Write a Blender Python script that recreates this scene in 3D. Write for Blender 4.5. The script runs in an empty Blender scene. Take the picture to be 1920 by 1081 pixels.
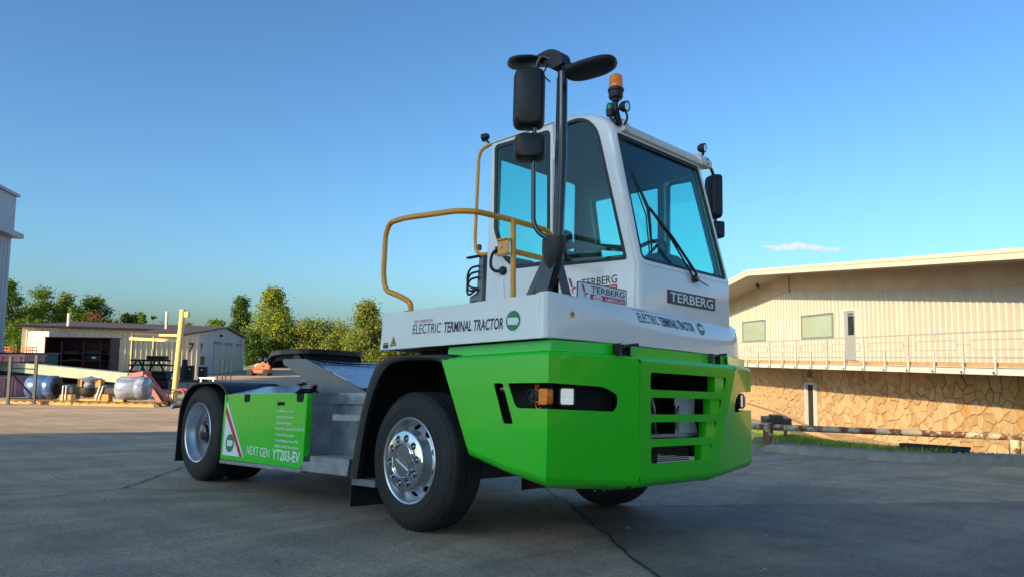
import bpy, bmesh, math, random
import numpy as np
from mathutils import Vector, Matrix, Quaternion, geometry
from mathutils import noise as mnoise

random.seed(7); rng = np.random.default_rng(7)
S = bpy.context.scene
COL = S.collection
rad = math.radians

# ------------------------------------------------------------------ camera, sky, sun, exposure
FPX = 1425.9
CW = Vector((7.8098, -3.3274, 1.2834))
FW = Vector((-.69902, .70951, .08982)).normalized()
RW = Vector((.7130, .7010, .0120)); RW = (RW - FW * RW.dot(FW)).normalized()
UW = RW.cross(FW).normalized()
cam = bpy.data.cameras.new('camera'); co = bpy.data.objects.new('camera', cam); COL.objects.link(co)
cam.lens = 36 * FPX / 1920; cam.sensor_width = 36; cam.clip_start = .05; cam.clip_end = 9000
co.matrix_world = Matrix(((RW.x, UW.x, -FW.x, CW.x), (RW.y, UW.y, -FW.y, CW.y), (RW.z, UW.z, -FW.z, CW.z), (0, 0, 0, 1)))
S.camera = co
def at(u, v, d):                      # photo pixel + distance ahead -> point in the place
    return CW + (FW + RW * ((u - 960) / FPX) + UW * ((540 - v) / FPX)) * d

SUN_E, SUN_YAW = 20.0, 270.0
world = bpy.data.worlds.new('World'); S.world = world; world.use_nodes = True
wn = world.node_tree; wn.nodes.clear()
wo = wn.nodes.new('ShaderNodeOutputWorld'); wb = wn.nodes.new('ShaderNodeBackground'); ws = wn.nodes.new('ShaderNodeTexSky')
ws.sky_type = 'NISHITA'; ws.sun_disc = False; ws.sun_elevation = rad(SUN_E); ws.sun_rotation = rad(180)
ws.altitude = 100; ws.air_density = 1.0; ws.dust_density = 2.35; ws.ozone_density = 4.6
wb.inputs['Strength'].default_value = .096
hs_ = wn.nodes.new('ShaderNodeGamma'); hs_.inputs['Gamma'].default_value = 1.2; wn.links.new(ws.outputs[0], hs_.inputs['Color']); tn_ = wn.nodes.new('ShaderNodeMix'); tn_.data_type = 'RGBA'; tn_.blend_type = 'MULTIPLY'; tn_.inputs[0].default_value = 1.0; tn_.inputs[7].default_value = (.80, .945, .905, 1); wn.links.new(hs_.outputs[0], tn_.inputs[6]); wn.links.new(tn_.outputs[2], wb.inputs[0]); wn.links.new(wb.outputs[0], wo.inputs[0])
sl = bpy.data.lights.new('sun', 'SUN'); so = bpy.data.objects.new('sun', sl); COL.objects.link(so)
sl.energy = 5.0; sl.angle = rad(.53); sl.color = (1.0, .73, .40)
sd = Vector((math.cos(rad(SUN_YAW)) * math.cos(rad(SUN_E)), math.sin(rad(SUN_YAW)) * math.cos(rad(SUN_E)), math.sin(rad(SUN_E))))
so.rotation_euler = (-sd).to_track_quat('-Z', 'Y').to_euler(); so.location = (0, -40, 40)
S.view_settings.view_transform = 'Standard'; S.view_settings.look = 'None'
S.view_settings.exposure = 1.0; S.view_settings.gamma = 1.0; S.view_settings.use_curve_mapping = False
S.cycles.max_bounces = 8; S.cycles.transparent_max_bounces = 16; S.cycles.use_denoising = True; S.cycles.volume_bounces = 6

# ------------------------------------------------------------------ helpers
def lin(c):
    return tuple(((x / 255) / 12.92 if x / 255 <= .04045 else ((x / 255 + .055) / 1.055) ** 2.4) for x in c)
MATS = {}
def M(name, col, rough=.5, metal=0., coat=0., var=0., vs=4., bump=0., bs=60., spec=.5, emit=0., aniso=0., col2=None, thr=None, world=False, stretch=(1, 1, 1), dirt=0., wave=0.):
    """Principled material; col2 is mixed in by noise (thr = ramp limits), var = plain value variation."""
    m = bpy.data.materials.new(name); m.use_nodes = True; nt = m.node_tree; b = nt.nodes['Principled BSDF']
    b.inputs['Base Color'].default_value = (*col, 1); b.inputs['Roughness'].default_value = rough; b.inputs['Metallic'].default_value = metal
    b.inputs['Coat Weight'].default_value = coat; b.inputs['Coat Roughness'].default_value = .04; b.inputs['Specular IOR Level'].default_value = spec
    b.inputs['Anisotropic'].default_value = aniso
    if emit: b.inputs['Emission Color'].default_value = (*col, 1); b.inputs['Emission Strength'].default_value = emit
    if var or col2 or bump or dirt or wave:
        if world: tc = nt.nodes.new('ShaderNodeNewGeometry'); src = tc.outputs['Position']
        else: tc = nt.nodes.new('ShaderNodeTexCoord'); src = tc.outputs['Object']
        mp = nt.nodes.new('ShaderNodeMapping'); mp.inputs['Scale'].default_value = stretch; nt.links.new(src, mp.inputs[0])
    if var or col2:
        n = nt.nodes.new('ShaderNodeTexNoise'); n.inputs['Scale'].default_value = vs; n.inputs['Detail'].default_value = 7; n.inputs['Roughness'].default_value = .62
        nt.links.new(mp.outputs[0], n.inputs['Vector'])
        r = nt.nodes.new('ShaderNodeValToRGB'); lo, hi = thr or (.3, .7)
        r.color_ramp.elements[0].position = lo; r.color_ramp.elements[1].position = hi
        c2 = col2 or tuple(min(1, x * (1 + var)) for x in col); c1 = col if col2 else tuple(x * (1 - var) for x in col)
        r.color_ramp.elements[0].color = (*c1, 1); r.color_ramp.elements[1].color = (*c2, 1)
        nt.links.new(n.outputs['Fac'], r.inputs[0]); nt.links.new(r.outputs[0], b.inputs['Base Color'])
        if rough > .12:
            mr = nt.nodes.new('ShaderNodeMapRange'); mr.inputs['To Min'].default_value = rough * .85; mr.inputs['To Max'].default_value = min(1, rough * 1.2)
            nt.links.new(n.outputs['Fac'], mr.inputs[0]); nt.links.new(mr.outputs[0], b.inputs['Roughness'])
    if bump:
        n2 = nt.nodes.new('ShaderNodeTexNoise'); n2.inputs['Scale'].default_value = bs; n2.inputs['Detail'].default_value = 4
        nt.links.new(mp.outputs[0], n2.inputs['Vector'])
        bp = nt.nodes.new('ShaderNodeBump'); bp.inputs['Strength'].default_value = bump; bp.inputs['Distance'].default_value = .01
        nt.links.new(n2.outputs['Fac'], bp.inputs['Height']); nt.links.new(bp.outputs[0], b.inputs['Normal'])
    if dirt:                              # thin film of dust and smears, broken up by noise
        n3 = nt.nodes.new('ShaderNodeTexNoise'); n3.inputs['Scale'].default_value = 3.2; n3.inputs['Detail'].default_value = 9; n3.inputs['Roughness'].default_value = .72; nt.links.new(mp.outputs[0], n3.inputs['Vector'])
        r3 = nt.nodes.new('ShaderNodeMapRange'); r3.inputs['From Min'].default_value = .46; r3.inputs['From Max'].default_value = .78; r3.inputs['To Max'].default_value = dirt; nt.links.new(n3.outputs['Fac'], r3.inputs[0])
        mc = nt.nodes.new('ShaderNodeMix'); mc.data_type = 'RGBA'; nt.links.new(r3.outputs[0], mc.inputs[0]); mc.inputs[7].default_value = (.26, .23, .19, 1)
        src_ = b.inputs['Base Color'].links[0].from_socket if b.inputs['Base Color'].links else None
        if src_: nt.links.new(src_, mc.inputs[6])
        else: mc.inputs[6].default_value = (*col, 1)
        nt.links.new(mc.outputs[2], b.inputs['Base Color'])
        cr = nt.nodes.new('ShaderNodeMapRange'); cr.inputs['From Max'].default_value = max(.01, dirt); cr.inputs['To Min'].default_value = .05; cr.inputs['To Max'].default_value = .35; nt.links.new(r3.outputs[0], cr.inputs[0]); nt.links.new(cr.outputs[0], b.inputs['Coat Roughness'])
    if wave:                              # slight waviness of pressed sheet
        n4 = nt.nodes.new('ShaderNodeTexNoise'); n4.inputs['Scale'].default_value = 2.2; n4.inputs['Detail'].default_value = 1; nt.links.new(mp.outputs[0], n4.inputs['Vector'])
        b4 = nt.nodes.new('ShaderNodeBump'); b4.inputs['Strength'].default_value = wave; b4.inputs['Distance'].default_value = .05; nt.links.new(n4.outputs['Fac'], b4.inputs['Height']); nt.links.new(b4.outputs[0], b.inputs['Normal']); nt.links.new(b4.outputs[0], b.inputs['Coat Normal'])
    MATS[name] = m; return m

K_RAKE = .0293
class MB:
    def __init__(s): s.v = []; s.f = []
    def add(s, vs, fs):
        o = len(s.v); s.v += [tuple(p) for p in vs]; s.f += [tuple(i + o for i in f) for f in fs]; return s
    def box(s, a, b):
        x0, y0, z0 = a; x1, y1, z1 = b
        return s.add([(x0,y0,z0),(x1,y0,z0),(x1,y1,z0),(x0,y1,z0),(x0,y0,z1),(x1,y0,z1),(x1,y1,z1),(x0,y1,z1)],
                     [(0,3,2,1),(4,5,6,7),(0,1,5,4),(1,2,6,5),(2,3,7,6),(3,0,4,7)])
    def obox(s, c, ax, ay, az):       # oriented box: centre, half vectors
        c, ax, ay, az = Vector(c), Vector(ax), Vector(ay), Vector(az); vs = []
        for k in (-1, 1):
            for q in ((-1,-1),(1,-1),(1,1),(-1,1)): vs.append(c + ax * q[0] + ay * q[1] + az * k)
        return s.add(vs, [(0,3,2,1),(4,5,6,7),(0,1,5,4),(1,2,6,5),(2,3,7,6),(3,0,4,7)])
    def bar(s, a, b, w, h, up=(0, 0, 1)):   # square bar between points
        a, b = Vector(a), Vector(b); d = (b - a); up = Vector(up)
        if abs(d.normalized().dot(up)) > .97: up = Vector((1, 0, 0))
        sx = d.cross(up).normalized(); sy = sx.cross(d).normalized()
        return s.obox((a + b) / 2, sx * w / 2, sy * h / 2, d / 2)
    def tube(s, pts, r, n=10, fil=0., closed=False, caps=True):
        pts = [Vector(p) for p in pts]
        if fil: pts = fillet(pts, fil)
        N = len(pts); rs = r if isinstance(r, (list, tuple)) else [r] * N
        T = []
        for i in range(N):
            a = pts[i - 1] if (i > 0 or closed) else pts[0]; b = pts[(i + 1) % N] if (i < N - 1 or closed) else pts[-1]
            T.append((b - a).normalized())
        u = T[0].orthogonal().normalized(); vs = []
        for i in range(N):
            if i: u = (T[i - 1].rotation_difference(T[i]) @ u)
            u = (u - T[i] * u.dot(T[i])).normalized(); w = T[i].cross(u)
            for k in range(n):
                a = 2 * math.pi * k / n; vs.append(pts[i] + (u * math.cos(a) + w * math.sin(a)) * rs[i])
        fs = []
        for i in range(N - 1 if not closed else N):
            for k in range(n): fs.append((i*n+k, i*n+(k+1) % n, ((i+1) % N)*n+(k+1) % n, ((i+1) % N)*n+k))
        if caps and not closed: fs += [tuple(range(n))[::-1], tuple((N-1)*n+k for k in range(n))]
        return s.add(vs, fs)
    def lathe(s, prof, c, axis, n=32, closed=False, cap=True):   # prof: (r, h) along axis from c
        c, axis = Vector(c), Vector(axis).normalized(); u = axis.orthogonal().normalized(); w = axis.cross(u); vs = []; fs = []
        for r, h in prof:
            for k in range(n):
                a = 2 * math.pi * k / n; vs.append(c + axis * h + (u * math.cos(a) + w * math.sin(a)) * r)
        m = len(prof)
        for i in range(m - 1 if not closed else m):
            for k in range(n): fs.append((i*n+k, i*n+(k+1) % n, ((i+1) % m)*n+(k+1) % n, ((i+1) % m)*n+k))
        if not closed and cap:
            if prof[0][0] > 1e-4: fs.append(tuple(range(n)))
            if prof[-1][0] > 1e-4: fs.append(tuple((m-1)*n+k for k in range(n)))
        return s.add(vs, fs)
    def plate(s, outer, holes, fmap, t0, t1):          # flat outline with holes -> thick plate; fmap(u, v, t) -> 3D
        loops = [list(outer)] + [list(h) for h in holes]; vs = []; es = []
        for L in loops:
            o = len(vs); vs += [Vector((p[0], p[1])) for p in L]; es += [(o + i, o + (i + 1) % len(L)) for i in range(len(L))]
        r = geometry.delaunay_2d_cdt(vs, es, [], 1, 1e-6)
        V, F = r[0], r[2]; n = len(V)
        def ins(x, y, L):
            c = False; j = len(L) - 1
            for i in range(len(L)):
                if (L[i][1] > y) != (L[j][1] > y) and x < (L[j][0] - L[i][0]) * (y - L[i][1]) / (L[j][1] - L[i][1]) + L[i][0]: c = not c
                j = i
            return c
        G_ = []
        for f in F:
            cx = sum(V[i].x for i in f) / len(f); cy = sum(V[i].y for i in f) / len(f)
            if ins(cx, cy, loops[0]) and not any(ins(cx, cy, h) for h in loops[1:]): G_.append(f)
        F = G_
        fs = [tuple(f) for f in F] + [tuple(i + n for i in reversed(f)) for f in F]
        cnt = {}
        for f in F:
            for i in range(len(f)):
                e = (f[i], f[(i + 1) % len(f)])
                if (e[1], e[0]) in cnt: del cnt[(e[1], e[0])]
                else: cnt[e] = 1
        for a, b in cnt: fs.append((b, a, a + n, b + n))
        return s.add([fmap(p.x, p.y, t0) for p in V] + [fmap(p.x, p.y, t1) for p in V], fs)
    def loft(s, secs, closed=True, cap=True):
        n = len(secs[0]); vs = [p for q in secs for p in q]; fs = []
        for i in range(len(secs) - 1):
            for k in range(n if closed else n - 1): fs.append((i*n+k, i*n+(k+1) % n, (i+1)*n+(k+1) % n, (i+1)*n+k))
        if cap: fs += [tuple(range(n))[::-1], tuple((len(secs)-1)*n+k for k in range(n))]
        return s.add(vs, fs)
    def build(s, name, mat, parent=None, smooth=35, rake=False, bev=0., seg=2, loc=None):
        me = bpy.data.meshes.new(name)
        vs = [(p[0], p[1], p[2] + K_RAKE * p[0]) for p in s.v] if rake else s.v
        if loc: vs = [(p[0]-loc[0], p[1]-loc[1], p[2]-loc[2]) for p in vs]
        me.from_pydata(vs, [], s.f)
        bm = bmesh.new(); bm.from_mesh(me); bmesh.ops.remove_doubles(bm, verts=bm.verts, dist=1e-5)
        bmesh.ops.recalc_face_normals(bm, faces=bm.faces); bm.to_mesh(me); bm.free()
        return link(name, me, mat, parent, smooth, bev, seg, loc)
def link(name, me, mat, parent=None, smooth=35, bev=0., seg=2, loc=None):
    me.materials.append(MATS[mat] if isinstance(mat, str) else mat)
    if smooth:
        me.polygons.foreach_set('use_smooth', [True] * len(me.polygons)); me.set_sharp_from_angle(angle=rad(smooth))
    o = bpy.data.objects.new(name, me); COL.objects.link(o)
    if loc: o.location = loc
    if parent: o.parent = parent
    if bev:
        b = o.modifiers.new('bevel', 'BEVEL'); b.width = bev; b.segments = seg; b.limit_method = 'ANGLE'; b.angle_limit = rad(40); b.harden_normals = False
    return o
def fillet(pts, r, n=5):
    out = [pts[0]]
    for i in range(1, len(pts) - 1):
        p, a, b = pts[i], pts[i-1] - pts[i], pts[i+1] - pts[i]; d = min(r, a.length * .48, b.length * .48)
        A, B = p + a.normalized() * d, p + b.normalized() * d
        for k in range(n + 1):
            t = k / n; out.append(A * (1-t)**2 + p * 2*t*(1-t) + B * t*t)
    return out + [pts[-1]]
def rpoly(pts, r=.02, n=4):           # 2D polygon with rounded corners; a point may carry its own radius
    out = []; m = len(pts)
    for i in range(m):
        p = Vector(pts[i][:2]); a = Vector(pts[i-1][:2]) - p; b = Vector(pts[(i+1) % m][:2]) - p
        rr = pts[i][2] if len(pts[i]) > 2 else r
        d = min(rr, a.length * .48, b.length * .48)
        if d < 1e-4: out.append((p.x, p.y)); continue
        A, B = p + a.normalized() * d, p + b.normalized() * d
        for k in range(n + 1):
            t = k / n; q = A * (1-t)**2 + p * 2*t*(1-t) + B * t*t; out.append((q.x, q.y))
    return out
def inset(poly, d):                   # shrink polygon by d (either winding)
    m = len(poly); area = sum(poly[i][0]*poly[(i+1) % m][1] - poly[(i+1) % m][0]*poly[i][1] for i in range(m))
    sg = 1 if area > 0 else -1; out = []
    for i in range(m):
        p, a, b = Vector(poly[i]), Vector(poly[i-1]), Vector(poly[(i+1) % m])
        e1, e2 = (p - a).normalized(), (b - p).normalized()
        n1, n2 = Vector((-e1.y, e1.x)) * sg, Vector((-e2.y, e2.x)) * sg
        k = (n1 + n2); k = k / max(.35, 1 + n1.dot(n2)); q = p + k * d; out.append((q.x, q.y))
    return out
def circ(cx, cy, r, n=20, ry=None): return [(cx + r * math.cos(2*math.pi*k/n), cy + (ry or r) * math.sin(2*math.pi*k/n)) for k in range(n)]
def empty(name, loc=(0, 0, 0), parent=None):
    o = bpy.data.objects.new(name, None); COL.objects.link(o); o.location = loc; o.empty_display_size = .2
    if parent: o.parent = parent
    return o
def tag(o, label=None, cat=None, group=None, kind=None):
    if label: o['label'] = label
    if cat: o['category'] = cat
    if group: o['group'] = group
    if kind: o['kind'] = kind
    return o
def text(s, P, U, V, mat, parent, bold=0., rake=True, name='lettering', thick=.0008, N=None):
    """lettering: P lower-left, U full width vector, V capital-height vector, lifted along N"""
    cu = bpy.data.curves.new('t', 'FONT'); cu.body = s; cu.size = 1; cu.offset = bold; cu.fill_mode = 'FRONT'; cu.resolution_u = 3
    ob = bpy.data.objects.new('t', cu); COL.objects.link(ob); dg = bpy.context.evaluated_depsgraph_get()
    me = ob.evaluated_get(dg).to_mesh(); vs = [v.co.copy() for v in me.vertices]; fs = [tuple(p.vertices) for p in me.polygons]
    ob.to_mesh_clear(); bpy.data.objects.remove(ob); bpy.data.curves.remove(cu)
    x0, x1 = min(v.x for v in vs), max(v.x for v in vs); y0, y1 = 0., .70
    P, U, V = Vector(P), Vector(U), Vector(V)
    m = MB(); N = Vector(N) if N else Vector((0, -1, 0))
    m.add([P + U * ((v.x - x0) / (x1 - x0)) + V * ((v.y - y0) / (y1 - y0)) + N * thick for v in vs], fs)
    return m.build(name, mat, parent, smooth=0, rake=rake)
XZ = lambda y0: (lambda u, v, t: (u, y0 + t, v))
YZ = lambda x0: (lambda u, v, t: (x0 + t, u, v))
XY = lambda z0: (lambda u, v, t: (u, v, z0 + t))

# ------------------------------------------------------------------ materials
M('green_paint', lin((38, 206, 15)), .3, 0, .7, var=.05, vs=1.5, spec=.35, dirt=.10, wave=.06)
M('white_paint', (.83, .82, .78), .3, 0, .9, var=.03, vs=2, dirt=.12, wave=.05)
M('cream_white', (.68, .64, .55), .4, 0, .3, var=.06, vs=6)
M('galvanised', (.33, .36, .39), .42, .75, var=.28, vs=9, bump=.08, bs=30)
M('bright_zinc', (.50, .56, .62), .27, .95, var=.12, vs=9)
M('grey_steel', (.16, .17, .18), .42, .1, .15, var=.12, vs=6)
M('black_plastic', (.012, .013, .015), .5, bump=.05, bs=220)
M('black_paint', (.010, .011, .013), .26, 0, .5)
M('black_matte', (.006, .006, .007), .8)
M('grease', (.012, .012, .013), .35, .1, var=.4, vs=20, bump=.4, bs=40)
M('rubber', (.014, .014, .015), .74, bump=.12, bs=90, col2=(.040, .037, .033), thr=(.46, .80), vs=4)
M('chrome', (.60, .61, .62), .09, 1., var=.08, vs=9)
M('plate_dark', (.035, .037, .04), .4)
M('polished_aluminium', (.64, .66, .69), .33, .85, aniso=0., var=.06, vs=14)
M('steel', (.42, .43, .44), .35, .9, var=.15, vs=20)
M('yellow_paint', lin((240, 158, 8)), .38, 0, .5, var=.08, vs=9)
M('red_print', lin((190, 30, 38)), .4)
M('dark_print', (.02, .024, .03), .45)
M('white_print', (.80, .84, .86), .4)
M('green_print', lin((10, 128, 70)), .4)
M('yellow_print', lin((225, 190, 20)), .45)
M('seat_fabric', (.028, .028, .031), .85)
M('cab_liner', (.085, .095, .115), .75)
M('cab_pale', (.60, .61, .60), .7, var=.1, vs=12)
M('orange_plastic', lin((235, 110, 12)), .3, 0, .6)
M('amber_lens', lin((255, 128, 0)), .2, 0, .5, var=.12, vs=40)
M('green_lens', lin((10, 110, 60)), .15, 0, .6)
M('red_lens', lin((170, 20, 15)), .15, 0, .5)
M('lamp_lit', (.9, .92, .80), .25, emit=.16, var=.25, vs=55)
M('lamp_glass', (.7, .74, .76), .08, .4)
def glass(name, col, rough=.0, k=1.):
    """thin pane: coloured see-through, mirror reflection growing towards grazing (Schlick)"""
    m = bpy.data.materials.new(name); m.use_nodes = True; nt = m.node_tree; nt.nodes.clear(); L = nt.links.new
    o = nt.nodes.new('ShaderNodeOutputMaterial'); mx = nt.nodes.new('ShaderNodeMixShader'); t = nt.nodes.new('ShaderNodeBsdfTransparent'); g = nt.nodes.new('ShaderNodeBsdfGlossy')
    ge = nt.nodes.new('ShaderNodeNewGeometry'); dp = nt.nodes.new('ShaderNodeVectorMath'); dp.operation = 'DOT_PRODUCT'; L(ge.outputs['Normal'], dp.inputs[0]); L(ge.outputs['Incoming'], dp.inputs[1])
    def mt(op, a, b=None):
        q = nt.nodes.new('ShaderNodeMath'); q.operation = op; q.use_clamp = False
        for i, x in enumerate((a, b)):
            if x is None: continue
            if isinstance(x, (int, float)): q.inputs[i].default_value = x
            else: L(x, q.inputs[i])
        return q.outputs[0]
    f = mt('ADD', mt('MULTIPLY', mt('POWER', mt('SUBTRACT', 1., mt('ABSOLUTE', dp.outputs['Value'])), 5.), .96 * k), .04 * k)
    t.inputs[0].default_value = (*col, 1); g.inputs['Roughness'].default_value = rough
    L(f, mx.inputs[0]); L(t.outputs[0], mx.inputs[1]); L(g.outputs[0], mx.inputs[2]); L(mx.outputs[0], o.inputs[0]); MATS[name] = m
glass('tinted_glass', (.64, .94, .905))
# ------------------------------------------------------------------ ground of the place
def sstep(a, b, x):
    t = max(0., min(1., (x - a) / (b - a))); return t * t * (3 - 2 * t)
BD_ = Vector((-.7672, .6414, 0)); BN = Vector((.6414, .7672, 0)); BP = Vector((2.9, 19.97, 0)); BW = 2.0     # right building: along, away, rail line, wall set-back
def bdist(x, y): return BW + (BP - Vector((x, y, 0))).dot(BN)
def balong(x, y): return (Vector((x, y, 0)) - BP).dot(BD_)
def zg(x, y):
    p = .0203 * max(-60, min(40, x)) - .0445 * y
    p = p if p < .35 else .35 + .15 * math.tanh((p - .35) / .15)
    s_ = .10; q = (p + .88) / s_
    z = -.88 + (s_ * math.log1p(math.exp(q)) if q < 30 else p + .88)
    D = bdist(x, y); A = balong(x, y)
    st = 8.7 - 3.4 * sstep(3.0, 8.0, A); k = sstep(st, st - 3.6, D) * sstep(24, 17, A) * sstep(-5.4, -2.2, A)
    return z * (1 - k) + (-1.68) * k
def axis_coords(c, near, step, far):
    v = [c + i * step for i in range(int(-near / step), int(near / step) + 1)]; d = step; x = v[-1]; hi = []; 
    while x < far: d *= 1.28; x += d; hi.append(x)
    lo = []; d = step; x = v[0]
    while x > -far: d *= 1.28; x -= d; lo.append(x)
    return lo[::-1] + v + hi
gx = axis_coords(-2, 42, .8, 4000); gy = axis_coords(8, 36, .8, 4000)
vs = [(x, y, zg(x, y) - .0 * (abs(x) > 900)) for y in gy for x in gx]; nx = len(gx)
fs = [(j*nx+i, j*nx+i+1, (j+1)*nx+i+1, (j+1)*nx+i) for j in range(len(gy)-1) for i in range(nx-1)]
gm = bpy.data.materials.new('yard_concrete'); gm.use_nodes = True; MATS['yard_concrete'] = gm
nt = gm.node_tree; b = nt.nodes['Principled BSDF']; geo = nt.nodes.new('ShaderNodeNewGeometry')
def nz(scale, detail=6, rough=.6, st=(1, 1, 1), rot=0., dist=0.):
    mp = nt.nodes.new('ShaderNodeMapping'); mp.inputs['Scale'].default_value = st; mp.inputs['Rotation'].default_value = (0, 0, rot); nt.links.new(geo.outputs['Position'], mp.inputs[0])
    n = nt.nodes.new('ShaderNodeTexNoise'); n.inputs['Scale'].default_value = scale; n.inputs['Detail'].default_value = detail; n.inputs['Roughness'].default_value = rough; n.inputs['Distortion'].default_value = dist
    nt.links.new(mp.outputs[0], n.inputs['Vector']); return n.outputs['Fac']
def ramp(f, lo, hi, c0, c1):
    r = nt.nodes.new('ShaderNodeValToRGB'); e = r.color_ramp.elements; e[0].position = lo; e[1].position = hi; e[0].color = (*c0, 1); e[1].color = (*c1, 1); nt.links.new(f, r.inputs[0]); return r.outputs[0]
def mulc(a, b_, fac=1.):
    m = nt.nodes.new('ShaderNodeMix'); m.data_type = 'RGBA'; m.blend_type = 'MULTIPLY'; m.inputs[0].default_value = fac; nt.links.new(a, m.inputs[6]); nt.links.new(b_, m.inputs[7]); return m.outputs[2]
base = ramp(nz(.35, 8, .65), .32, .70, (.41, .31, .21), (.63, .475, .32))
stain = ramp(nz(.9, 7, .7, (1, .35, 1), rad(40), 1.2), .38, .62, (.62, .63, .66), (1.05, 1.03, 1.0))
speck = ramp(nz(90, 3, .7), .34, .66, (.58, .58, .59), (1.36, 1.34, 1.28))
grit = ramp(nz(26, 5, .75), .35, .65, (.74, .74, .76), (1.18, 1.17, 1.15))
wv = nt.nodes.new('ShaderNodeTexWave'); wv.wave_type = 'RINGS'; wv.inputs['Scale'].default_value = .55; wv.inputs['Distortion'].default_value = 5; wv.inputs['Detail'].default_value = 4; wv.inputs['Detail Scale'].default_value = 1.2
wmp = nt.nodes.new('ShaderNodeMapping'); wmp.inputs['Location'].default_value = (4, 7, 0); nt.links.new(geo.outputs['Position'], wmp.inputs[0]); nt.links.new(wmp.outputs[0], wv.inputs[0])
tyre = ramp(wv.outputs['Fac'], .25, .8, (.92, .925, .93), (1.03, 1.025, 1.02))
oil = ramp(nz(2.1, 3, .5), .22, .30, (.45, .45, .46), (1, 1, 1))
patch = ramp(nz(.12, 2, .5, (1, 1, 1), .4), .46, .54, (.90, .91, .94), (1.06, 1.04, 1.0))
colr = mulc(mulc(mulc(mulc(mulc(mulc(base, stain), speck), grit), tyre), oil), patch)
nt.links.new(colr, b.inputs['Base Color'])
rr = nt.nodes.new('ShaderNodeMapRange'); rr.inputs['To Min'].default_value = .55; rr.inputs['To Max'].default_value = .85; nt.links.new(nz(1.3), rr.inputs[0]); nt.links.new(rr.outputs[0], b.inputs['Roughness'])
bu = nt.nodes.new('ShaderNodeBump'); bu.inputs['Strength'].default_value = .6; bu.inputs['Distance'].default_value = .012; nt.links.new(nz(70, 5, .7), bu.inputs['Height']); nt.links.new(bu.outputs[0], b.inputs['Normal'])
m = MB(); m.v = vs; m.f = fs; G = m.build('yard_ground', 'yard_concrete', smooth=0); tag(G, 'worn grey concrete yard with cracks and swept tyre marks', 'ground', kind='structure')
for p in G.data.polygons: p.use_smooth = True
# joints and cracks
M('joint_filler', (.018, .017, .016), .9, var=.3, vs=30)
def crack(pts, w, seed, jit=.03, name='pavement_joint'):
    r_ = random.Random(seed); P = []
    for a_, b_ in zip(pts[:-1], pts[1:]):
        a_, b_ = Vector(a_), Vector(b_); n = max(2, int((b_ - a_).length / .07))
        for k in range(n): P.append(a_.lerp(b_, k / n))
    P.append(Vector(pts[-1])); m_ = MB(); V = []; 
    for i, p in enumerate(P):
        t = (P[min(i+1, len(P)-1)] - P[max(i-1, 0)]).normalized(); n_ = Vector((-t.y, t.x)); j = mnoise.noise(Vector((i * .23, seed * 3.1, 0))) * jit
        ww = w * (.45 + 1.1 * r_.random()); c = p + n_ * j
        for q in (c - n_ * ww, c + n_ * ww): V.append((q.x, q.y, zg(q.x, q.y) + .008))
    m_.add(V, [(2*i, 2*i+1, 2*i+3, 2*i+2) for i in range(len(P)-1)]); o = m_.build(name, 'joint_filler', smooth=0); tag(o, kind='structure'); return o
for i, (pts, w) in enumerate(((((1.3, -3.4), (.66, -1.78), (.28, -.75), (-1.26, .45), (-6.5, 4.6)), .007), (((.28, -.75), (1.0, .0), (1.68, .74), (3.45, 1.89), (3.87, 2.62), (5.95, 6.19), (8.0, 9.4)), .006),
                              (((1.87, 3.08), (3.40, 1.93), (4.4, 1.1), (5.38, .28), (7.6, -1.5)), .006), (((-7.6, .2), (-5.6, 1.2), (-4.8, 3.2)), .007), (((-12, -3), (-7.4, -.4)), .007))):
    crack([(p[0], p[1]) for p in pts], w, i + 1)

# darker slab between two joints, right foreground
def poly_sheet(poly, dz, step, name, mat):
    vs = [Vector(p) for p in poly]; n0 = len(vs); es = [(i, (i + 1) % n0) for i in range(n0)]; xs = [p[0] for p in poly]; ys = [p[1] for p in poly]
    def ins(x, y):
        c = False; j = n0 - 1
        for i in range(n0):
            if (poly[i][1] > y) != (poly[j][1] > y) and x < (poly[j][0] - poly[i][0]) * (y - poly[i][1]) / (poly[j][1] - poly[i][1]) + poly[i][0]: c = not c
            j = i
        return c
    y = min(ys)
    while y < max(ys):
        x = min(xs)
        while x < max(xs):
            if ins(x, y): vs.append(Vector((x, y)))
            x += step
        y += step
    r = geometry.delaunay_2d_cdt(vs, es, [], 1, 1e-5); V = r[0]
    m_ = MB(); m_.add([(v.x, v.y, zg(v.x, v.y) + dz) for v in V], [tuple(f) for f in r[2] if ins(sum(V[i].x for i in f) / 3, sum(V[i].y for i in f) / 3)])
    return m_.build(name, mat, smooth=60)
gm2 = gm.copy(); gm2.name = 'slab_concrete'; MATS['slab_concrete'] = gm2
for n_ in gm2.node_tree.nodes:
    if n_.type == 'VALTORGB' and abs(n_.color_ramp.elements[0].color[0] - .41) < 1e-4: n_.color_ramp.elements[0].color = (.235, .195, .15, 1); n_.color_ramp.elements[1].color = (.36, .295, .225, 1)
tag(poly_sheet([(3.45, 1.89), (3.87, 2.62), (5.95, 6.19), (8.0, 9.4), (18, 9.0), (18, -7), (11.5, -5), (7.6, -1.5), (5.38, .28), (4.4, 1.1)], .004, .5, 'pavement_slab', 'slab_concrete'), kind='structure')
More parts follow.
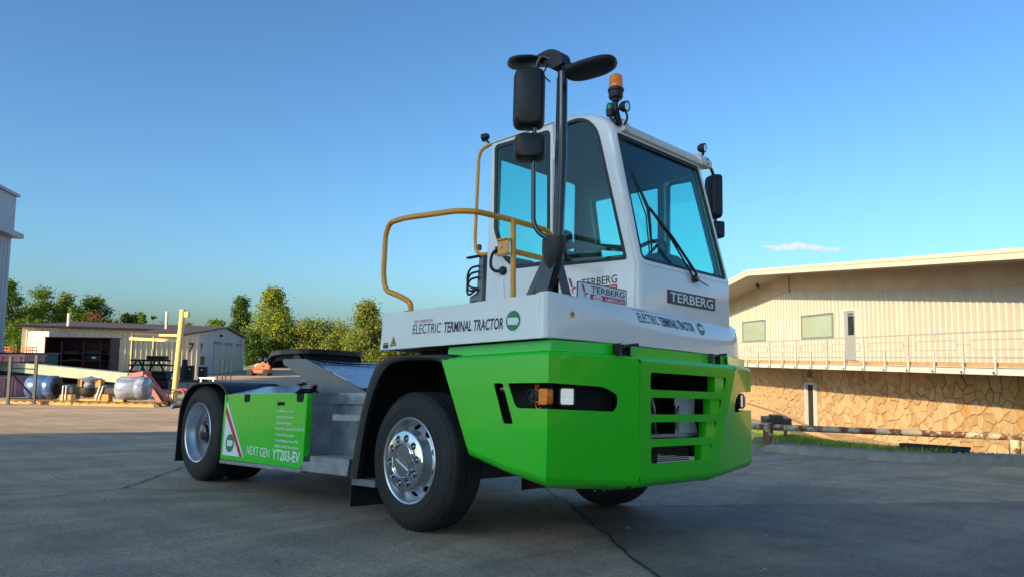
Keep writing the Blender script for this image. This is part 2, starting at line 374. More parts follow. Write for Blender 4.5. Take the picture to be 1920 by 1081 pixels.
# loose grit lying on the concrete
M('grit', (.30, .27, .23), .9, var=.5, vs=20, world=True)
gv = MB(); r_ = random.Random(11)
for i in range(2600):
    d_ = 2.5 + 9 * r_.random() ** 1.3; l_ = r_.uniform(-.62, .70) * d_; x, y = CW.x - .7022 * d_ + .712 * l_, CW.y + .712 * d_ + .7022 * l_; s_ = r_.uniform(.0015, .0045) * (1 + (r_.random() < .06) * 1.6); a_ = r_.uniform(0, 3)
    gv.obox((x, y, zg(x, y) + s_ * .4), (s_*math.cos(a_), s_*math.sin(a_), 0), (-s_*.8*math.sin(a_), s_*.8*math.cos(a_), s_*.2), (0, 0, s_*.6))
tag(gv.build('grit', 'grit', smooth=0), 'fine loose grit scattered over the concrete yard', 'grit', kind='stuff')
# ------------------------------------------------------------------ the terminal tractor (x forward, y to its left, right side at y = 0)
TR = empty('terminal_tractor')
TR.matrix_world = Matrix(((.999794, .000451, -.020284, 0), (.000451, .999013, .044418, 0), (.020284, -.044418, .998807, 0), (0, 0, 0, 1)))
tag(TR, 'green and white electric terminal tractor with a one-man cab, parked in the shade', 'tractor')
WB = 3.493; RT = .483
def part(m, name, mat, parent=None, rake=True, **k): return m.build(name, mat, parent or TR, rake=rake, **k)

# --- wheels (not raked)
def tyre_mesh(y0, w, sgn, n=72):
    """lathe with tread grooves; outer face at y0, going inboard by w (sgn = +1: inboard is +y)"""
    R = RT; ri = .292
    prof = [(ri, .012), (ri + .01, .0), (.345, -.006), (.40, -.004), (.445, .012), (.468, .03), (R - .004, .045), (R, .06)]
    body = []
    for k in range(4):
        g = .06 + (w - .12) * (k + .5) / 4
        body += [(R, g - .006), (R - .013, g - .004), (R - .013, g + .004), (R, g + .006)]
    prof = prof + body + [(r, w - h) for r, h in reversed(prof)]
    m = MB(); m.lathe([(r, h * 1.) for r, h in prof] + [(ri - .001, w - .03), (ri - .001, .03)], (0, y0, 0), (0, sgn, 0), n, closed=True)
    for rr, hh in ((.36, -.0055), (.452, .0165)):                # moulded rings on the sidewall
        m.lathe([(rr - .004, hh + .002), (rr, hh - .003), (rr + .004, hh + .004)], (0, y0, 0), (0, sgn, 0), n, cap=False)
    for k in range(60):                   # sipes across the shoulder blocks
        a = 2 * math.pi * k / 60; d = Vector((math.cos(a), 0, math.sin(a))); t = Vector((-math.sin(a), 0, math.cos(a)))
        m.obox(d * (R - .0037) + Vector((0, y0 + sgn * .055, 0)), t * .0016, Vector((0, .02, 0)), d * .004)
    return m
def disc_map(y0, sgn, cone):              # polar plate -> dished disc
    def f(u, v, t):
        r = math.hypot(u, v); return (u, y0 + sgn * (cone(r) + t), v)
    return f
def front_wheel(cx, y0, sgn, steer):
    e = empty('front_wheel', (cx, y0, RT), TR); e.rotation_euler.z = steer
    z = 0.
    tyre_mesh(0, .30, sgn).build('tyre', 'rubber', e)
    rim = MB(); rim.lathe([(.297, .004), (.302, -.004), (.296, -.010), (.286, -.004), (.281, .02), (.276, .06), (.262, .085), (.255, .10)], (0, 0, 0), (0, sgn, 0), 64)
    rim.f = [f for f in rim.f if len(f) == 4]
    rim.build('rim', 'polished_aluminium', e)
    N = 10; d = MB(); holes = []
    for k in range(N):
        a = 2*math.pi*(k+.5)/N; c = Vector((math.cos(a), math.sin(a))) * .232; t = Vector((-c.y, c.x)).normalized(); n_ = c.normalized()
        holes.append([tuple(c + t * .034 * math.cos(q) + n_ * .020 * math.sin(q)) for q in [2*math.pi*i/14 for i in range(14)]])
    d.plate(circ(0, 0, .260, 60), holes + [circ(0, 0, .15, 40)], disc_map(0, sgn, lambda r: .085 - .10 * max(0, (.262 - r)) / .11), 0, .012)
    d.build('rim_disc', 'polished_aluminium', e)
    MB().lathe([(.25, .13), (.0, .13)], (0, 0, 0), (0, sgn, 0), 24).build('brake_drum', 'black_matte', e)
    # chrome cover with lug recesses
    cv = MB(); hs = [circ(.155 * math.cos(2*math.pi*(k+.2)/N), .155 * math.sin(2*math.pi*(k+.2)/N), .0225, 14) for k in range(N)]
    cv.plate(circ(0, 0, .203, 60), hs, disc_map(-.058, sgn, lambda r: .010 * max(0, (r - .12) / .08) ** 2), 0, .006)
    cap = cv.build('hub_cover', 'chrome', e, smooth=30)
    sk = MB(); sk.lathe([(.203, -.048), (.210, -.042), (.2115, -.03), (.203, -.022), (.205, .0), (.212, .03), (.214, .06)], (0, 0, 0), (0, sgn, 0), 64)
    sk.f = [f for f in sk.f if len(f) == 4]; sk.build('cover_skirt', 'chrome', cap)
    rg = MB(); rg.lathe([(.108, -.054), (.112, -.066), (.118, -.070), (.124, -.066), (.127, -.055)], (0, 0, 0), (0, sgn, 0), 48)
    rg.f = [f for f in rg.f if len(f) == 4]; rg.build('cover_ring', 'chrome', cap)
    bk = MB(); bk.lathe([(.20, -.03), (.0, -.03)], (0, 0, 0), (0, sgn, 0), 32); bk.build('cover_back', 'black_matte', cap)
    for k in range(N):
        a = 2*math.pi*(k+.2)/N; c = (.155 * math.cos(a), 0, .155 * math.sin(a))
        nt = MB(); nt.lathe([(.0135, -.034), (.0135, -.055), (.009, -.060), (0, -.060)], c, (0, sgn, 0), 6)
        nt.lathe([(.022, -.052), (.026, -.060), (.029, -.054)], c, (0, sgn, 0), 16, cap=False); nt.build('lug_nut', 'chrome', cap)
    if sgn > 0:
        text('Terberg', (-.080, -.060, .028), (.15, 0, -.065), (.018, 0, .034), 'steel', cap, bold=.0, rake=False, thick=.002)
        MB().obox((.0, -.0605, -.026), (.075, 0, -.034), (.0025, 0, .005), (0, .0015, 0)).build('badge_bar', 'white_print', cap)
    return e
def rear_wheel(cx, y0, sgn):
    e = empty('rear_wheel', (cx, y0, RT), TR)
    tyre_mesh(0, .275, sgn).build('tyre', 'rubber', e)
    tyre_mesh(sgn * .33, .275, sgn, 48).build('tyre', 'rubber', e)
    rim = MB(); rim.lathe([(.297, .006), (.303, -.004), (.298, -.010), (.287, -.004), (.281, .02), (.277, .055), (.262, .075), (.258, .10), (.256, .155), (.245, .17)], (0, 0, 0), (0, sgn, 0), 64)
    rim.f = [f for f in rim.f if len(f) == 4]; rim.build('rim', 'polished_aluminium', e)
    d = MB(); N = 10
    hs = [circ(.205 * math.cos(2*math.pi*(k+.5)/N), .205 * math.sin(2*math.pi*(k+.5)/N), .022, 12) for k in range(N)]
    d.plate(circ(0, 0, .25, 48), hs, disc_map(.165, sgn, lambda r: -.01 * (.25 - r) / .1), 0, .012); d.build('rim_disc', 'grey_steel', e)
    MB().lathe([(.22, .2), (0, .2)], (0, 0, 0), (0, sgn, 0), 24).build('brake_drum', 'black_matte', e)
    h = MB(); h.lathe([(.135, .165), (.130, .10), (.118, .085), (.085, .075), (.080, .045), (.055, .035), (0, .035)], (0, 0, 0), (0, sgn, 0), 32)
    hub = h.build('hub', 'black_paint', e)
    rg = MB(); rg.lathe([(.118, .086), (.122, .078), (.128, .085)], (0, 0, 0), (0, sgn, 0), 40, cap=False); rg.build('hub_ring', 'steel', hub)
    for k in range(N):
        a = 2*math.pi*k/N; c = (.165 * math.cos(a), 0, .165 * math.sin(a))
        nt = MB(); nt.lathe([(.016, .165), (.016, .138), (.010, .128), (0, .128)], c, (0, sgn, 0), 6); nt.build('lug_nut', 'steel', hub)
    return e
front_wheel(WB, .03, 1, -.026); front_wheel(WB, 2.47, -1, -.026)
rear_wheel(0, .03, 1); rear_wheel(0, 2.47, -1)
a = MB(); a.tube([(0, .3, RT), (0, 2.2, RT)], .09, 16); a.lathe([(.10, -.2), (.22, -.08), (.22, .08), (.10, .2)], (0, 1.25, RT), (0, 1, 0), 20); a.build('rear_axle', 'black_paint', TR)
a = MB(); a.bar((WB, .35, RT - .1), (WB, 2.15, RT - .1), .1, .12); a.tube([(WB, .3, RT), (WB, .4, RT - .1)], .08, 12); a.tube([(WB, 2.2, RT), (WB, 2.1, RT - .1)], .08, 12); a.build('front_axle', 'black_paint', TR)

# --- chassis frame
for y in (.83, 1.60):
    part(MB().box((-.85, y, .70), (4.55, y + .07, .93)), 'frame_rail', 'black_paint')
for x in (-.80, 1.3, 2.4, 4.4):
    part(MB().box((x, .905, .72), (x + .09, 1.595, .90)), 'cross_member', 'black_paint')
for y in (.70, 1.66):
    g = MB()
    for i in range(4): g.box((-.55 + i*.03, y, .56 + i*.022), (.55 - i*.03, y + .075, .58 + i*.022))
    part(g, 'leaf_spring', 'black_matte')
for (x, yy) in ((4.15, .55), (3.0, .75)):
    part(MB().tube([(x, yy, .62), (x, yy, .30)], .07, 14), 'air_tank', 'black_matte')
part(MB().box((2.6, .95, .42), (4.4, 1.55, .72)), 'drive_motor', 'black_matte')
part(MB().box((4.30, .52, .30), (4.50, .60, .36)), 'tank_valve', 'galvanised')
part(MB().bar((4.20, .55, .33), (4.75, 1.0, .28), .06, .10), 'tow_strut', 'black_matte')
# headboard at the back with lamp
part(MB().box((-.95, .45, .72), (-.86, 2.05, .98)), 'rear_beam', 'black_paint')
l = part(MB().tube([(-.45, .02, .745), (-.52, .0, .742), (-.55, -.01, .74)], .016, 8), 'marker_arm', 'black_plastic')
part(MB().lathe([(0, -.03), (.02, -.02), (.026, 0), (.02, .02), (0, .03)], (-.575, -.012, .741), (1, 0, 0), 14), 'marker_lamp', 'lamp_glass')

# --- rear wings over the back wheels
def rear_wing(y0, y1):
    prof = [(-.455, .175), (-.452, .45), (-.440, .72), (-.36, .86), (-.235, .955), (-.08, .992), (.40, .992), (.56, .945), (.66, .87), (.70, .74), (.71, .60)]
    pr = fillet([Vector((p[0], p[1], 0)) for p in prof], .08, 3)
    m = MB(); n = len(pr); vs = []
    for k, p in enumerate(pr):
        a_, b_ = pr[max(0, k-1)], pr[min(n-1, k+1)]; t = (b_ - a_).normalized(); nn = Vector((t.y, -t.x, 0))
        q = p + nn * .018
        vs += [(p.x, y0, p.y), (p.x, y1, p.y), (q.x, y1, q.y), (q.x, y0, q.y)]
    fs = []
    for k in range(n - 1):
        for j in range(4): fs.append((k*4+j, k*4+(j+1) % 4, (k+1)*4+(j+1) % 4, (k+1)*4+j))
    fs += [(0, 1, 2, 3), ((n-1)*4+3, (n-1)*4+2, (n-1)*4+1, (n-1)*4)]
    m.add(vs, fs); return part(m, 'rear_mudguard', 'black_plastic')
rear_wing(.0, .64); rear_wing(1.86, 2.5)
# sloping deck sheets between wing and frame
m = MB(); m.add([(.70, .03, .868), (1.86, .03, .868), (1.30, .45, .95), (.36, .45, .95), (.70, .03, .862), (1.86, .03, .862), (1.30, .45, .944), (.36, .45, .944)],
                [(0,1,2,3),(7,6,5,4),(0,4,5,1),(1,5,6,2),(2,6,7,3),(3,7,4,0)]); part(m, 'deck_sheet', 'bright_zinc', smooth=0)
c = MB(); c.tube([(1.24, .45, .955), (1.27, .455, .972), (1.30, .47, .965)], .012, 8); c.box((1.22, .42, .952), (1.27, .46, .968)); part(c, 'hose_clip', 'black_matte')

# --- battery boxes with green cover
def battery(sgn):
    Y = (lambda y: y) if sgn > 0 else (lambda y: 2.5 - y)
    fm = lambda u, v, t: (u, Y(t), v)
    notch = lambda x: [(x, .862), (x + .004, .80, .03), (x + .02, .788), (x + .10, .788), (x + .118, .80, .03), (x + .122, .862)]
    outer = [(.612, .249), (2.085, .243), (2.125, .30)] + [(2.125, .860)] + [p[:2] for p in reversed(notch(1.955))] + [p[:2] for p in reversed(notch(1.01))] + [(.612, .862)]
    m = MB(); m.plate(rpoly(outer, .012, 2), [[(1.64, .758), (1.765, .758), (1.765, .790), (1.64, .790)]], fm, 0., .006)
    m.box((2.121, Y(.0062) if sgn > 0 else Y(.055), .34), (2.127, Y(.055) if sgn > 0 else Y(.0062), .860))
    pn = part(m, 'battery_cover', 'green_paint', bev=.003)
    part(MB().box((.62, min(Y(.012), Y(.70)), .26), (2.115, max(Y(.012), Y(.70)), .855)), 'battery_box', 'galvanised')
    part(MB().box((.60, min(Y(.0), Y(.08)), .208), (2.10, max(Y(.0), Y(.08)), .242)), 'box_rail', 'galvanised', bev=.004)
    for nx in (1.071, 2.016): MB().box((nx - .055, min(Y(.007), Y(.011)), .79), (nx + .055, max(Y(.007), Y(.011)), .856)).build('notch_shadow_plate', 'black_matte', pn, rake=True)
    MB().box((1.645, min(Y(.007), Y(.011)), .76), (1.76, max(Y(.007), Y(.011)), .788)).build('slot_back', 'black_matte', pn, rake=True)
    bolts = [(.70, .82), (1.33, .825), (1.87, .825), (.625, .60), (.625, .50), (1.13, .635), (1.12, .54), (1.11, .44), (1.60, .625), (1.595, .53), (1.59, .43), (2.06, .60), (2.055, .51), (2.05, .40), (.64, .27), (.90, .272), (1.10, .272), (1.33, .268), (1.55, .265), (1.80, .262), (2.06, .272)]
    for bx, bz in bolts:
        MB().lathe([(.0075, 0), (.007, .003), (.004, .005), (0, .006)], (bx, Y(0), bz), (0, -sgn, 0), 8).build('rivet', 'green_paint', pn, rake=True)
    for bz in (.82, .60, .36):
        MB().lathe([(.012, 0), (.010, .005), (0, .009)], (2.127, Y(.03), bz), (1, 0, 0), 8).build('rivet', 'green_paint', pn, rake=True)
    return pn
BC = battery(1); battery(-1)
# graphics on the cover
def flat(poly, mat, parent, y=-.0012, name='decal'): return MB().plate(poly, [], XZ(y), 0, .0008).build(name, mat, parent, smooth=0, rake=True)
flat([(.655, .29), (1.085, .288), (.668, .80)], 'white_print', BC, -.0012, 'triangle_decal')
flat([(.668, .745), (.676, .745), (1.062, .2885), (1.005, .2885), (.665, .68)], 'red_print', BC, -.0024, 'stripe_decal')
flat(circ(.795, .405, .085, 28), 'green_print', BC, -.0036, 'battery_badge')
flat(rpoly([(.74, .378), (.845, .378), (.845, .432), (.74, .432)], .006), 'white_print', BC, -.0048, 'badge_symbol')
flat([(.845, .393), (.855, .393), (.855, .417), (.845, .417)], 'white_print', BC, -.0048, 'badge_symbol')
text('NEXT GEN', (1.14, -.001, .318), (.42, 0, -.012), (.0, 0, .080), 'white_print', BC)
text('YT203-EV', (1.61, -.001, .300), (.465, 0, -.012), (.0, 0, .086), 'white_print', BC, bold=.02)
for i, s_ in enumerate(('•  Low Maintenance Costs', '•  High Performance Motors', '•  Regenerative Braking', '•  Battery Pack Capacities Up To 222 kWh', '•  Universal Charging System', '•  Thermal Management System (TMS)', '•  TERBERG CONNECT Remote Monitoring')):
    text(s_, (1.625 - i*.001, -.001, .705 - i*.0505), (.0128 * len(s_) - .02, 0, -.006), (0, 0, .022), 'white_print', BC, bold=.012)

# --- galvanised step well
def steps(sgn):
    Y = (lambda y: y) if sgn > 0 else (lambda y: 2.5 - y)
    bx = lambda m, a, b: m.box((a[0], min(Y(a[1]), Y(b[1])), a[2]), (b[0], max(Y(a[1]), Y(b[1])), b[2]))
    e = MB(); bx(e, (2.128, .33, .30), (2.88, .36, .862)); bx(e, (2.117, .056, .30), (2.127, .329, .862))
    w = part(e, 'step_back_plate', 'galvanised')
    f = MB(); bx(f, (2.128, .300, .775), (2.88, .329, .868)); bx(f, (2.128, .06, .775), (2.136, .30, .868)); part(f, 'top_lip', 'galvanised', bev=.004)
    s_ = MB(); bx(s_, (2.105, .0, .222), (2.775, .10, .305)); part(s_, 'sill_beam', 'galvanised', bev=.008)
    for (x0, x1, y0, y1, z) in ((2.20, 2.765, .02, .32, .352), (2.37, 2.84, .10, .32, .690)):
        t = MB(); bx(t, (x0, y0, z - .048), (x1, y0 + .006, z - .004)); bx(t, (x0, y1 - .006, z - .048), (x1, y1, z - .004)); bx(t, (x0, y0 + .006, z - .048), (x0 + .005, y1 - .006, z - .01)); bx(t, (x1 - .005, y0 + .006, z - .048), (x1, y1 - .006, z - .01))
        n = int((x1 - x0) / .022)
        for i in range(n):                      # serrated edge teeth and grating bars
            xx = x0 + (x1 - x0) * (i + .5) / n; bx(t, (xx - .006, y0 - .0005, z - .012), (xx + .006, y0 + .0065, z + .004))
            bx(t, (xx - .002, y0 + .006, z - .03), (xx + .002, y1 - .006, z - .002))
        for j in range(1, 6): bx(t, (x0 + .005, y0 + (y1-y0)*j/6 - .003, z - .02), (x1 - .005, y0 + (y1-y0)*j/6 + .003, z + .001))
        part(t, 'step_tread', 'galvanised', smooth=0)
    b = MB(); bx(b, (2.64, .24, .353), (2.74, .325, .43)); part(b, 'step_bracket', 'galvanised')
    for (x, z) in ((2.15, .84), (2.15, .60), (2.15, .385)):
        part(MB().lathe([(.012, 0), (.010, .006), (0, .01)], (2.137 if z > .7 else 2.1275, Y(.10), z), (1, 0, 0), 8), 'bolt', 'steel')
    for (x, z) in ((2.35, .81), (2.62, .81), (2.62, .74)):
        part(MB().lathe([(.012, 0), (.010, .006), (0, .01)], (x, Y(.30 if z > .78 else .33), z), (0, -sgn, 0), 8), 'bolt', 'steel')
    yl = MB(); bx(yl, (2.55, .3285, .735), (2.68, .3295, .758)); part(yl, 'warning_sticker', 'yellow_print', smooth=0)
steps(1); steps(-1)

# --- front wings (black plastic) and mudflaps
def front_wing(sgn):
    Y = (lambda y: y) if sgn > 0 else (lambda y: 2.5 - y)
    op = fillet([Vector((p[0], p[1], 0)) for p in [(2.795, .215), (2.865, .60), (2.965, .90), (3.045, 1.055), (3.14, 1.110), (3.30, 1.128), (3.86, 1.112), (3.99, 1.10)]], .12, 4)
    ip = fillet([Vector((p[0], p[1], 0)) for p in [(2.89, .215), (2.95, .60), (3.03, .84), (3.13, 1.0), (3.24, 1.070), (3.40, 1.088), (3.80, 1.075), (3.99, .95)]], .12, 4)
    n = min(len(op), len(ip)); m = MB(); vs = []; fs = []
    for k in range(n):
        o, i_ = op[k], ip[k]; mid = o.lerp(i_, .5)
        ring = [(o.x, Y(.66), o.y), (o.x, Y(.03), o.y), (o.lerp(i_, .12).x, Y(.006), o.lerp(i_, .12).y), (mid.x, Y(.0), mid.y), (i_.x, Y(.012), i_.y), (i_.x, Y(.05), i_.y), (o.lerp(i_, .25).x, Y(.06), o.lerp(i_, .25).y), (o.lerp(i_, .25).x, Y(.66), o.lerp(i_, .25).y)]
        vs += ring
    for k in range(n - 1):
        for j in range(8): fs.append((k*8+j, k*8+(j+1) % 8, (k+1)*8+(j+1) % 8, (k+1)*8+j))
    fs += [tuple(range(8)), tuple((n-1)*8 + j for j in range(8))[::-1]]
    m.add(vs, fs); w = part(m, 'front_mudguard', 'black_plastic', smooth=50)
    ib = lambda a, b: MB().box((a[0], min(Y(a[1]), Y(b[1])), a[2]), (b[0], max(Y(a[1]), Y(b[1])), b[2]))
    part(ib((2.88, .66, .40), (4.6, .69, 1.165)), 'wheel_arch_liner', 'black_matte')
    part(ib((3.30, .25, 1.13), (3.86, .9, 1.168)), 'platform_bearer', 'black_matte')
    part(ib((2.80, .03, .165), (3.10, .62, .214)), 'flap_hanger', 'grey_steel')
    f = MB(); f.add([(2.79, Y(.03), .16), (2.83, Y(.62), .16), (2.83, Y(.62), -.0), (2.79, Y(.03), .0), (2.80, Y(.03), .16), (2.84, Y(.62), .16), (2.84, Y(.62), .0), (2.80, Y(.03), .0)], [(0,1,2,3),(7,6,5,4),(0,4,5,1),(1,5,6,2),(2,6,7,3),(3,7,4,0)])
    part(f, 'mudflap', 'black_plastic', smooth=0)
    part(ib((4.02, .08, .50), (4.10, .62, 1.06)), 'arch_bulkhead', 'black_matte')
front_wing(1); front_wing(-1)

# --- green front body
def seam(z):                                  # hinge seam between wing and grille panel
    t = (z - .29) / (1.065 - .29); return (4.930 + .093 * t, .772 - .138 * t)
def facet(sgn):
    Y = (lambda y: y) if sgn > 0 else (lambda y: 2.5 - y)
    def f(s_, z, t):
        sx, sy = seam(z); cx, cy = 4.815, .0
        px, py = cx + (sx - cx) * s_, cy + (sy - cy) * s_
        nn = Vector((sy - cy, -(sx - cx))).normalized()
        return (px - nn.x * t, Y(py - nn.y * t), z)
    return f
def front_body(sgn):
    Y = (lambda y: y) if sgn > 0 else (lambda y: 2.5 - y)
    side = rpoly([(3.835, 1.068, .02), (4.128, .488, .03), (4.45, .408, .0), (4.815, .350, .0), (4.815, .747, 0), (4.553, .751, .03), (4.480, .903, .012), (4.815, .900, 0), (4.815, 1.068, 0)], .02, 4)
    slot = rpoly([(4.350, .906), (4.435, .904), (4.535, .655), (4.452, .655)], .018, 3)
    T = .006
    m = MB(); m.plate(side, [slot], lambda u, v, t: (u, Y(t), v), 0, T)
    fo = rpoly([(0, 1.068, 0), (.995, 1.058, .03), (.995, .296, .03), (0, .350, 0), (0, .747, 0), (.70, .733, .03), (.745, .77, .04), (.745, .835, .06), (.60, .884, .25), (0, .900, 0)], .02, 4)
    # subdivide long facet so that the bilinear sheet stays smooth
    m.plate(fo, [], facet(sgn), 0, T)
    F = facet(sgn)
    # rounded top roll, top ledge and riser (follow the plan of the body)
    plan = [(3.835, 0.), (4.20, 0.), (4.60, 0.), (4.815, 0.)] + [F(s_, 1.06, 0)[:2] for s_ in (.25, .5, .75, .993)]
    plan = [(p[0], p[1] if sgn > 0 else (2.5 - p[1] if i > 3 else p[1])) for i, p in enumerate(plan)]
    def off(i, d):
        a_, b_ = Vector(plan[max(0, i-1)]), Vector(plan[min(len(plan)-1, i+1)]); t = (b_ - a_).normalized(); nn = Vector((-t.y, t.x))
        p = Vector(plan[i]) + nn * d / max(.5, 1); return p
    ztop = lambda x: 1.068 if x < 4.9 else 1.060
    secs = []
    for i, p in enumerate(plan):
        z0 = 1.068 - .009 * max(0, min(1, (p[0] - 4.815) / .21)); prof = [(0, z0), (.003, z0 + .010), (.010, z0 + .018), (.022, z0 + .023), (.050, z0 + .026), (.056, z0 + .03), (.060, z0 + .094), (.066, z0 + .094), (.066, z0 + .01), (.012, z0)]
        secs.append([(off(i, d).x, Y(off(i, d).y), z) for d, z in prof])
    m.loft(secs)
    # rolled lower flange
    low = [(4.128, 0., .488), (4.45, 0., .408), (4.815, 0., .350)] + [(*F(s_, .350 - .054 * s_ + .0, 0)[:2], .350 - .054 * s_) for s_ in (.33, .66, .993)]
    low = [(p[0], (2.5 - p[1]) if (sgn < 0 and i > 2) else p[1], p[2]) for i, p in enumerate(low)]
    secs = []
    for i, p in enumerate(low):
        a_, b_ = Vector(low[max(0, i-1)][:2]), Vector(low[min(len(low)-1, i+1)][:2]); t = (b_ - a_).normalized(); nn = Vector((-t.y, t.x))
        prof = [(0, 0), (.008, -.022), (.028, -.042), (.07, -.058), (.12, -.066), (.12, -.056), (.07, -.046), (.03, -.030), (.012, -.012), (.006, .0)]
        secs.append([(p[0] + nn.x * d, Y(p[1] + nn.y * d), p[2] + dz) for d, dz in prof])
    m.loft(secs)
    b = part(m, 'front_wing_panel', 'green_paint', smooth=40)
    # light recess
    r = MB(); ys = sorted((Y(.10), Y(.115))); r.box((4.33, ys[0], .60), (4.76, ys[1], .93))
    r.add([F(.10, .66, .12), F(.82, .66, .12), F(.82, .96, .12), F(.10, .96, .12), F(.10, .66, .13), F(.82, .66, .13), F(.82, .96, .13), F(.10, .96, .13)], [(0,1,2,3),(7,6,5,4),(0,4,5,1),(1,5,6,2),(2,6,7,3),(3,7,4,0)])
    r.box((4.33, min(Y(.012), Y(.1)), .915), (4.80, max(Y(.012), Y(.1)), .93)); r.box((4.33, min(Y(.012), Y(.1)), .60), (4.80, max(Y(.012), Y(.1)), .615))
    part(r, 'lamp_recess', 'black_matte', b, smooth=0)
    hx = F(.235, .822, .05); n_ = (Vector(F(.235, .822, 0)) - Vector(F(.235, .822, 1))).normalized(); tx = (Vector(F(.3, .822, 0)) - Vector(F(.2, .822, 0))).normalized()
    up = Vector((0, 0, 1)); hl = empty('headlight', hx, b); hl.location = (hx[0], hx[1], hx[2] + K_RAKE * hx[0])
    sq = rpoly([(-.050, -.050), (.050, -.050), (.050, .050), (-.050, .050)], .022, 4)
    fm = lambda u, v, t: tuple(tx * u + up * v + n_ * t)
    MB().plate(rpoly([(-.060, -.060), (.060, -.060), (.060, .060), (-.060, .060)], .026, 4), [], fm, -.05, .0).build('lamp_body', 'black_plastic', hl)
    MB().plate(sq, [], fm, .0005, .008).build('lamp_reflector', 'chrome', hl, bev=.003)
    for du in (-.024, .024):
        for dv in (-.024, .024): MB().plate(rpoly([(du - .0233, dv - .0233), (du + .0233, dv - .0233), (du + .0233, dv + .0233), (du - .0233, dv + .0233)], .005, 3), [], fm, .009, .0125).build('lamp_cell', 'lamp_lit', hl, bev=.003)
    MB().plate(rpoly([(-.060, -.060), (.060, -.060), (.060, .060), (-.060, .060)], .026, 4), [rpoly([(-.050, -.050), (.050, -.050), (.050, .050), (-.050, .050)], .020, 4)], fm, .0005, .018).build('lamp_bezel', 'black_plastic', hl, bev=.003)
    # turn signal, beeper, sensor, cable coils
    y0, y1 = sorted((Y(.03), Y(.085)))
    t_ = MB(); t_.plate(rpoly([(4.712, .772), (4.782, .772), (4.782, .868), (4.712, .868)], .016, 4), [], lambda u, v, t: (u, Y(t), v), .03, .085); part(t_, 'turn_signal', 'amber_lens', b, bev=.006)
    p_ = MB(); p_.lathe([(.052, 0), (.052, .02), (.040, .024), (.036, .012), (.018, .012), (.016, .02), (0, .022)], (4.625, Y(.085), .818), (0, -sgn, 0), 24); part(p_, 'beeper', 'black_plastic', b)
    for (cx_, cz_, rr) in ((4.672, .880, .020), (4.672, .874, .013), (4.675, .768, .018)):
        pts = [(cx_ + rr * math.cos(q), Y(.055 + .004 * q), cz_ + 1.3 * rr * math.sin(q)) for q in [i * .42 for i in range(15)]]
        part(MB().tube(pts, .0042, 6), 'cable_coil', 'orange_plastic', b)
    s_ = MB(); s_.lathe([(.014, -.035), (.016, -.02), (.016, .01), (.012, .014), (.0, .018)], (4.44, Y(.02), .868), (-1, -sgn * .25, 0), 14); part(s_, 'position_lamp', 'chrome', b)
    s_ = MB(); s_.lathe([(.0165, .008), (.017, .022), (.010, .034), (0, .036)], (4.44, Y(.02), .868), (-1, -sgn * .25, 0), 14); part(s_, 'position_lens', 'red_lens', b)
    return b
front_body(1); front_body(-1)
def gmap(u, v, t): return (4.932 + .0 + (v - .30) * .1187 - t * .993, u, v + t * .118)
go = rpoly([(.640, 1.052, .03), (1.860, 1.052, .03), (1.733, .300, .03), (.767, .300, .03)], .03, 4)
gh = []
for z1, z0, (a0, a1), (b0, b1) in ((.985, .876, (.767, 1.745), (.786, 1.727)), (.826, .717, (.798, 1.711), (.818, 1.690)), (.667, .558, (.829, 1.669), (.848, 1.655)), (.506, .399, (.860, 1.636), (.880, 1.612))):
    gh.append(rpoly([(a0, z1), (a1, z1), (b1, z0), (b0, z0)], .022, 4))
m = MB(); m.plate(go, gh, gmap, 0, .006)
secs = []                                    # top roll and riser, bottom roll of the hood
for i in range(7):
    y = .645 + (1.855 - .645) * i / 6; x0 = 5.0213
    secs.append([(x0 - d, y, z) for d, z in [(0, 1.052), (.004, 1.064), (.012, 1.074), (.026, 1.080), (.075, 1.084), (.080, 1.088), (.083, 1.150), (.089, 1.150), (.089, 1.074), (.02, 1.058)]])
m.loft(secs)
secs = []
for i in range(5):
    y = .775 + (1.725 - .775) * i / 4
    secs.append([(4.932 - d, y, z) for d, z in [(0, .302), (.006, .282), (.022, .262), (.06, .246), (.12, .236), (.12, .244), (.06, .256), (.028, .270), (.014, .286), (.006, .302)]])
m.loft(secs)
HOOD = part(m, 'grille_panel', 'green_paint', smooth=40)
for z1, z0 in ((.985, .876), (.826, .717), (.667, .558), (.506, .399)):      # stiffener flange seen through each opening on the far side
    zz = (z1 + z0) / 2; yl = 1.705 - (.985 - z1) * .19
    fl = MB(); fl.obox((4.932 + (zz - .3) * .1187 - .035, yl - .040, zz), (.004, .056, 0), (.025, 0, 0), (0, 0, .075)); fl.obox((4.932 + (zz - .3) * .1187 - .06, yl - .092, zz), (.012, 0, 0), (0, .004, 0), (0, 0, .075))
    part(fl, 'stiffener', 'green_paint', HOOD, smooth=0)
part(MB().box((4.20, .72, .24), (4.24, 1.80, 1.10)), 'radiator_bulkhead', 'black_matte')
part(MB().box((4.24, .70, .24), (4.90, .72, 1.05)), 'bay_side', 'black_matte'); part(MB().box((4.24, 1.80, .40), (4.84, 1.82, 1.05)), 'bay_side', 'black_matte')
part(MB().box((4.24, .72, 1.055), (4.92, 1.80, 1.065)), 'bay_roof', 'black_matte')
for i in range(9): part(MB().box((4.86, .86, .40 + i*.0125), (4.875, 1.45, .405 + i*.0125)), 'radiator_fin', 'black_plastic')
tp = MB(); tp.plate(rpoly([(4.62, .78), (4.87, .78), (4.87, 1.22), (4.89, 1.30), (4.89, 1.40), (4.87, 1.46), (4.86, 1.66), (4.62, 1.66)], .03), [], XY(.560), 0, .022); part(tp, 'tow_plate', 'galvanised')
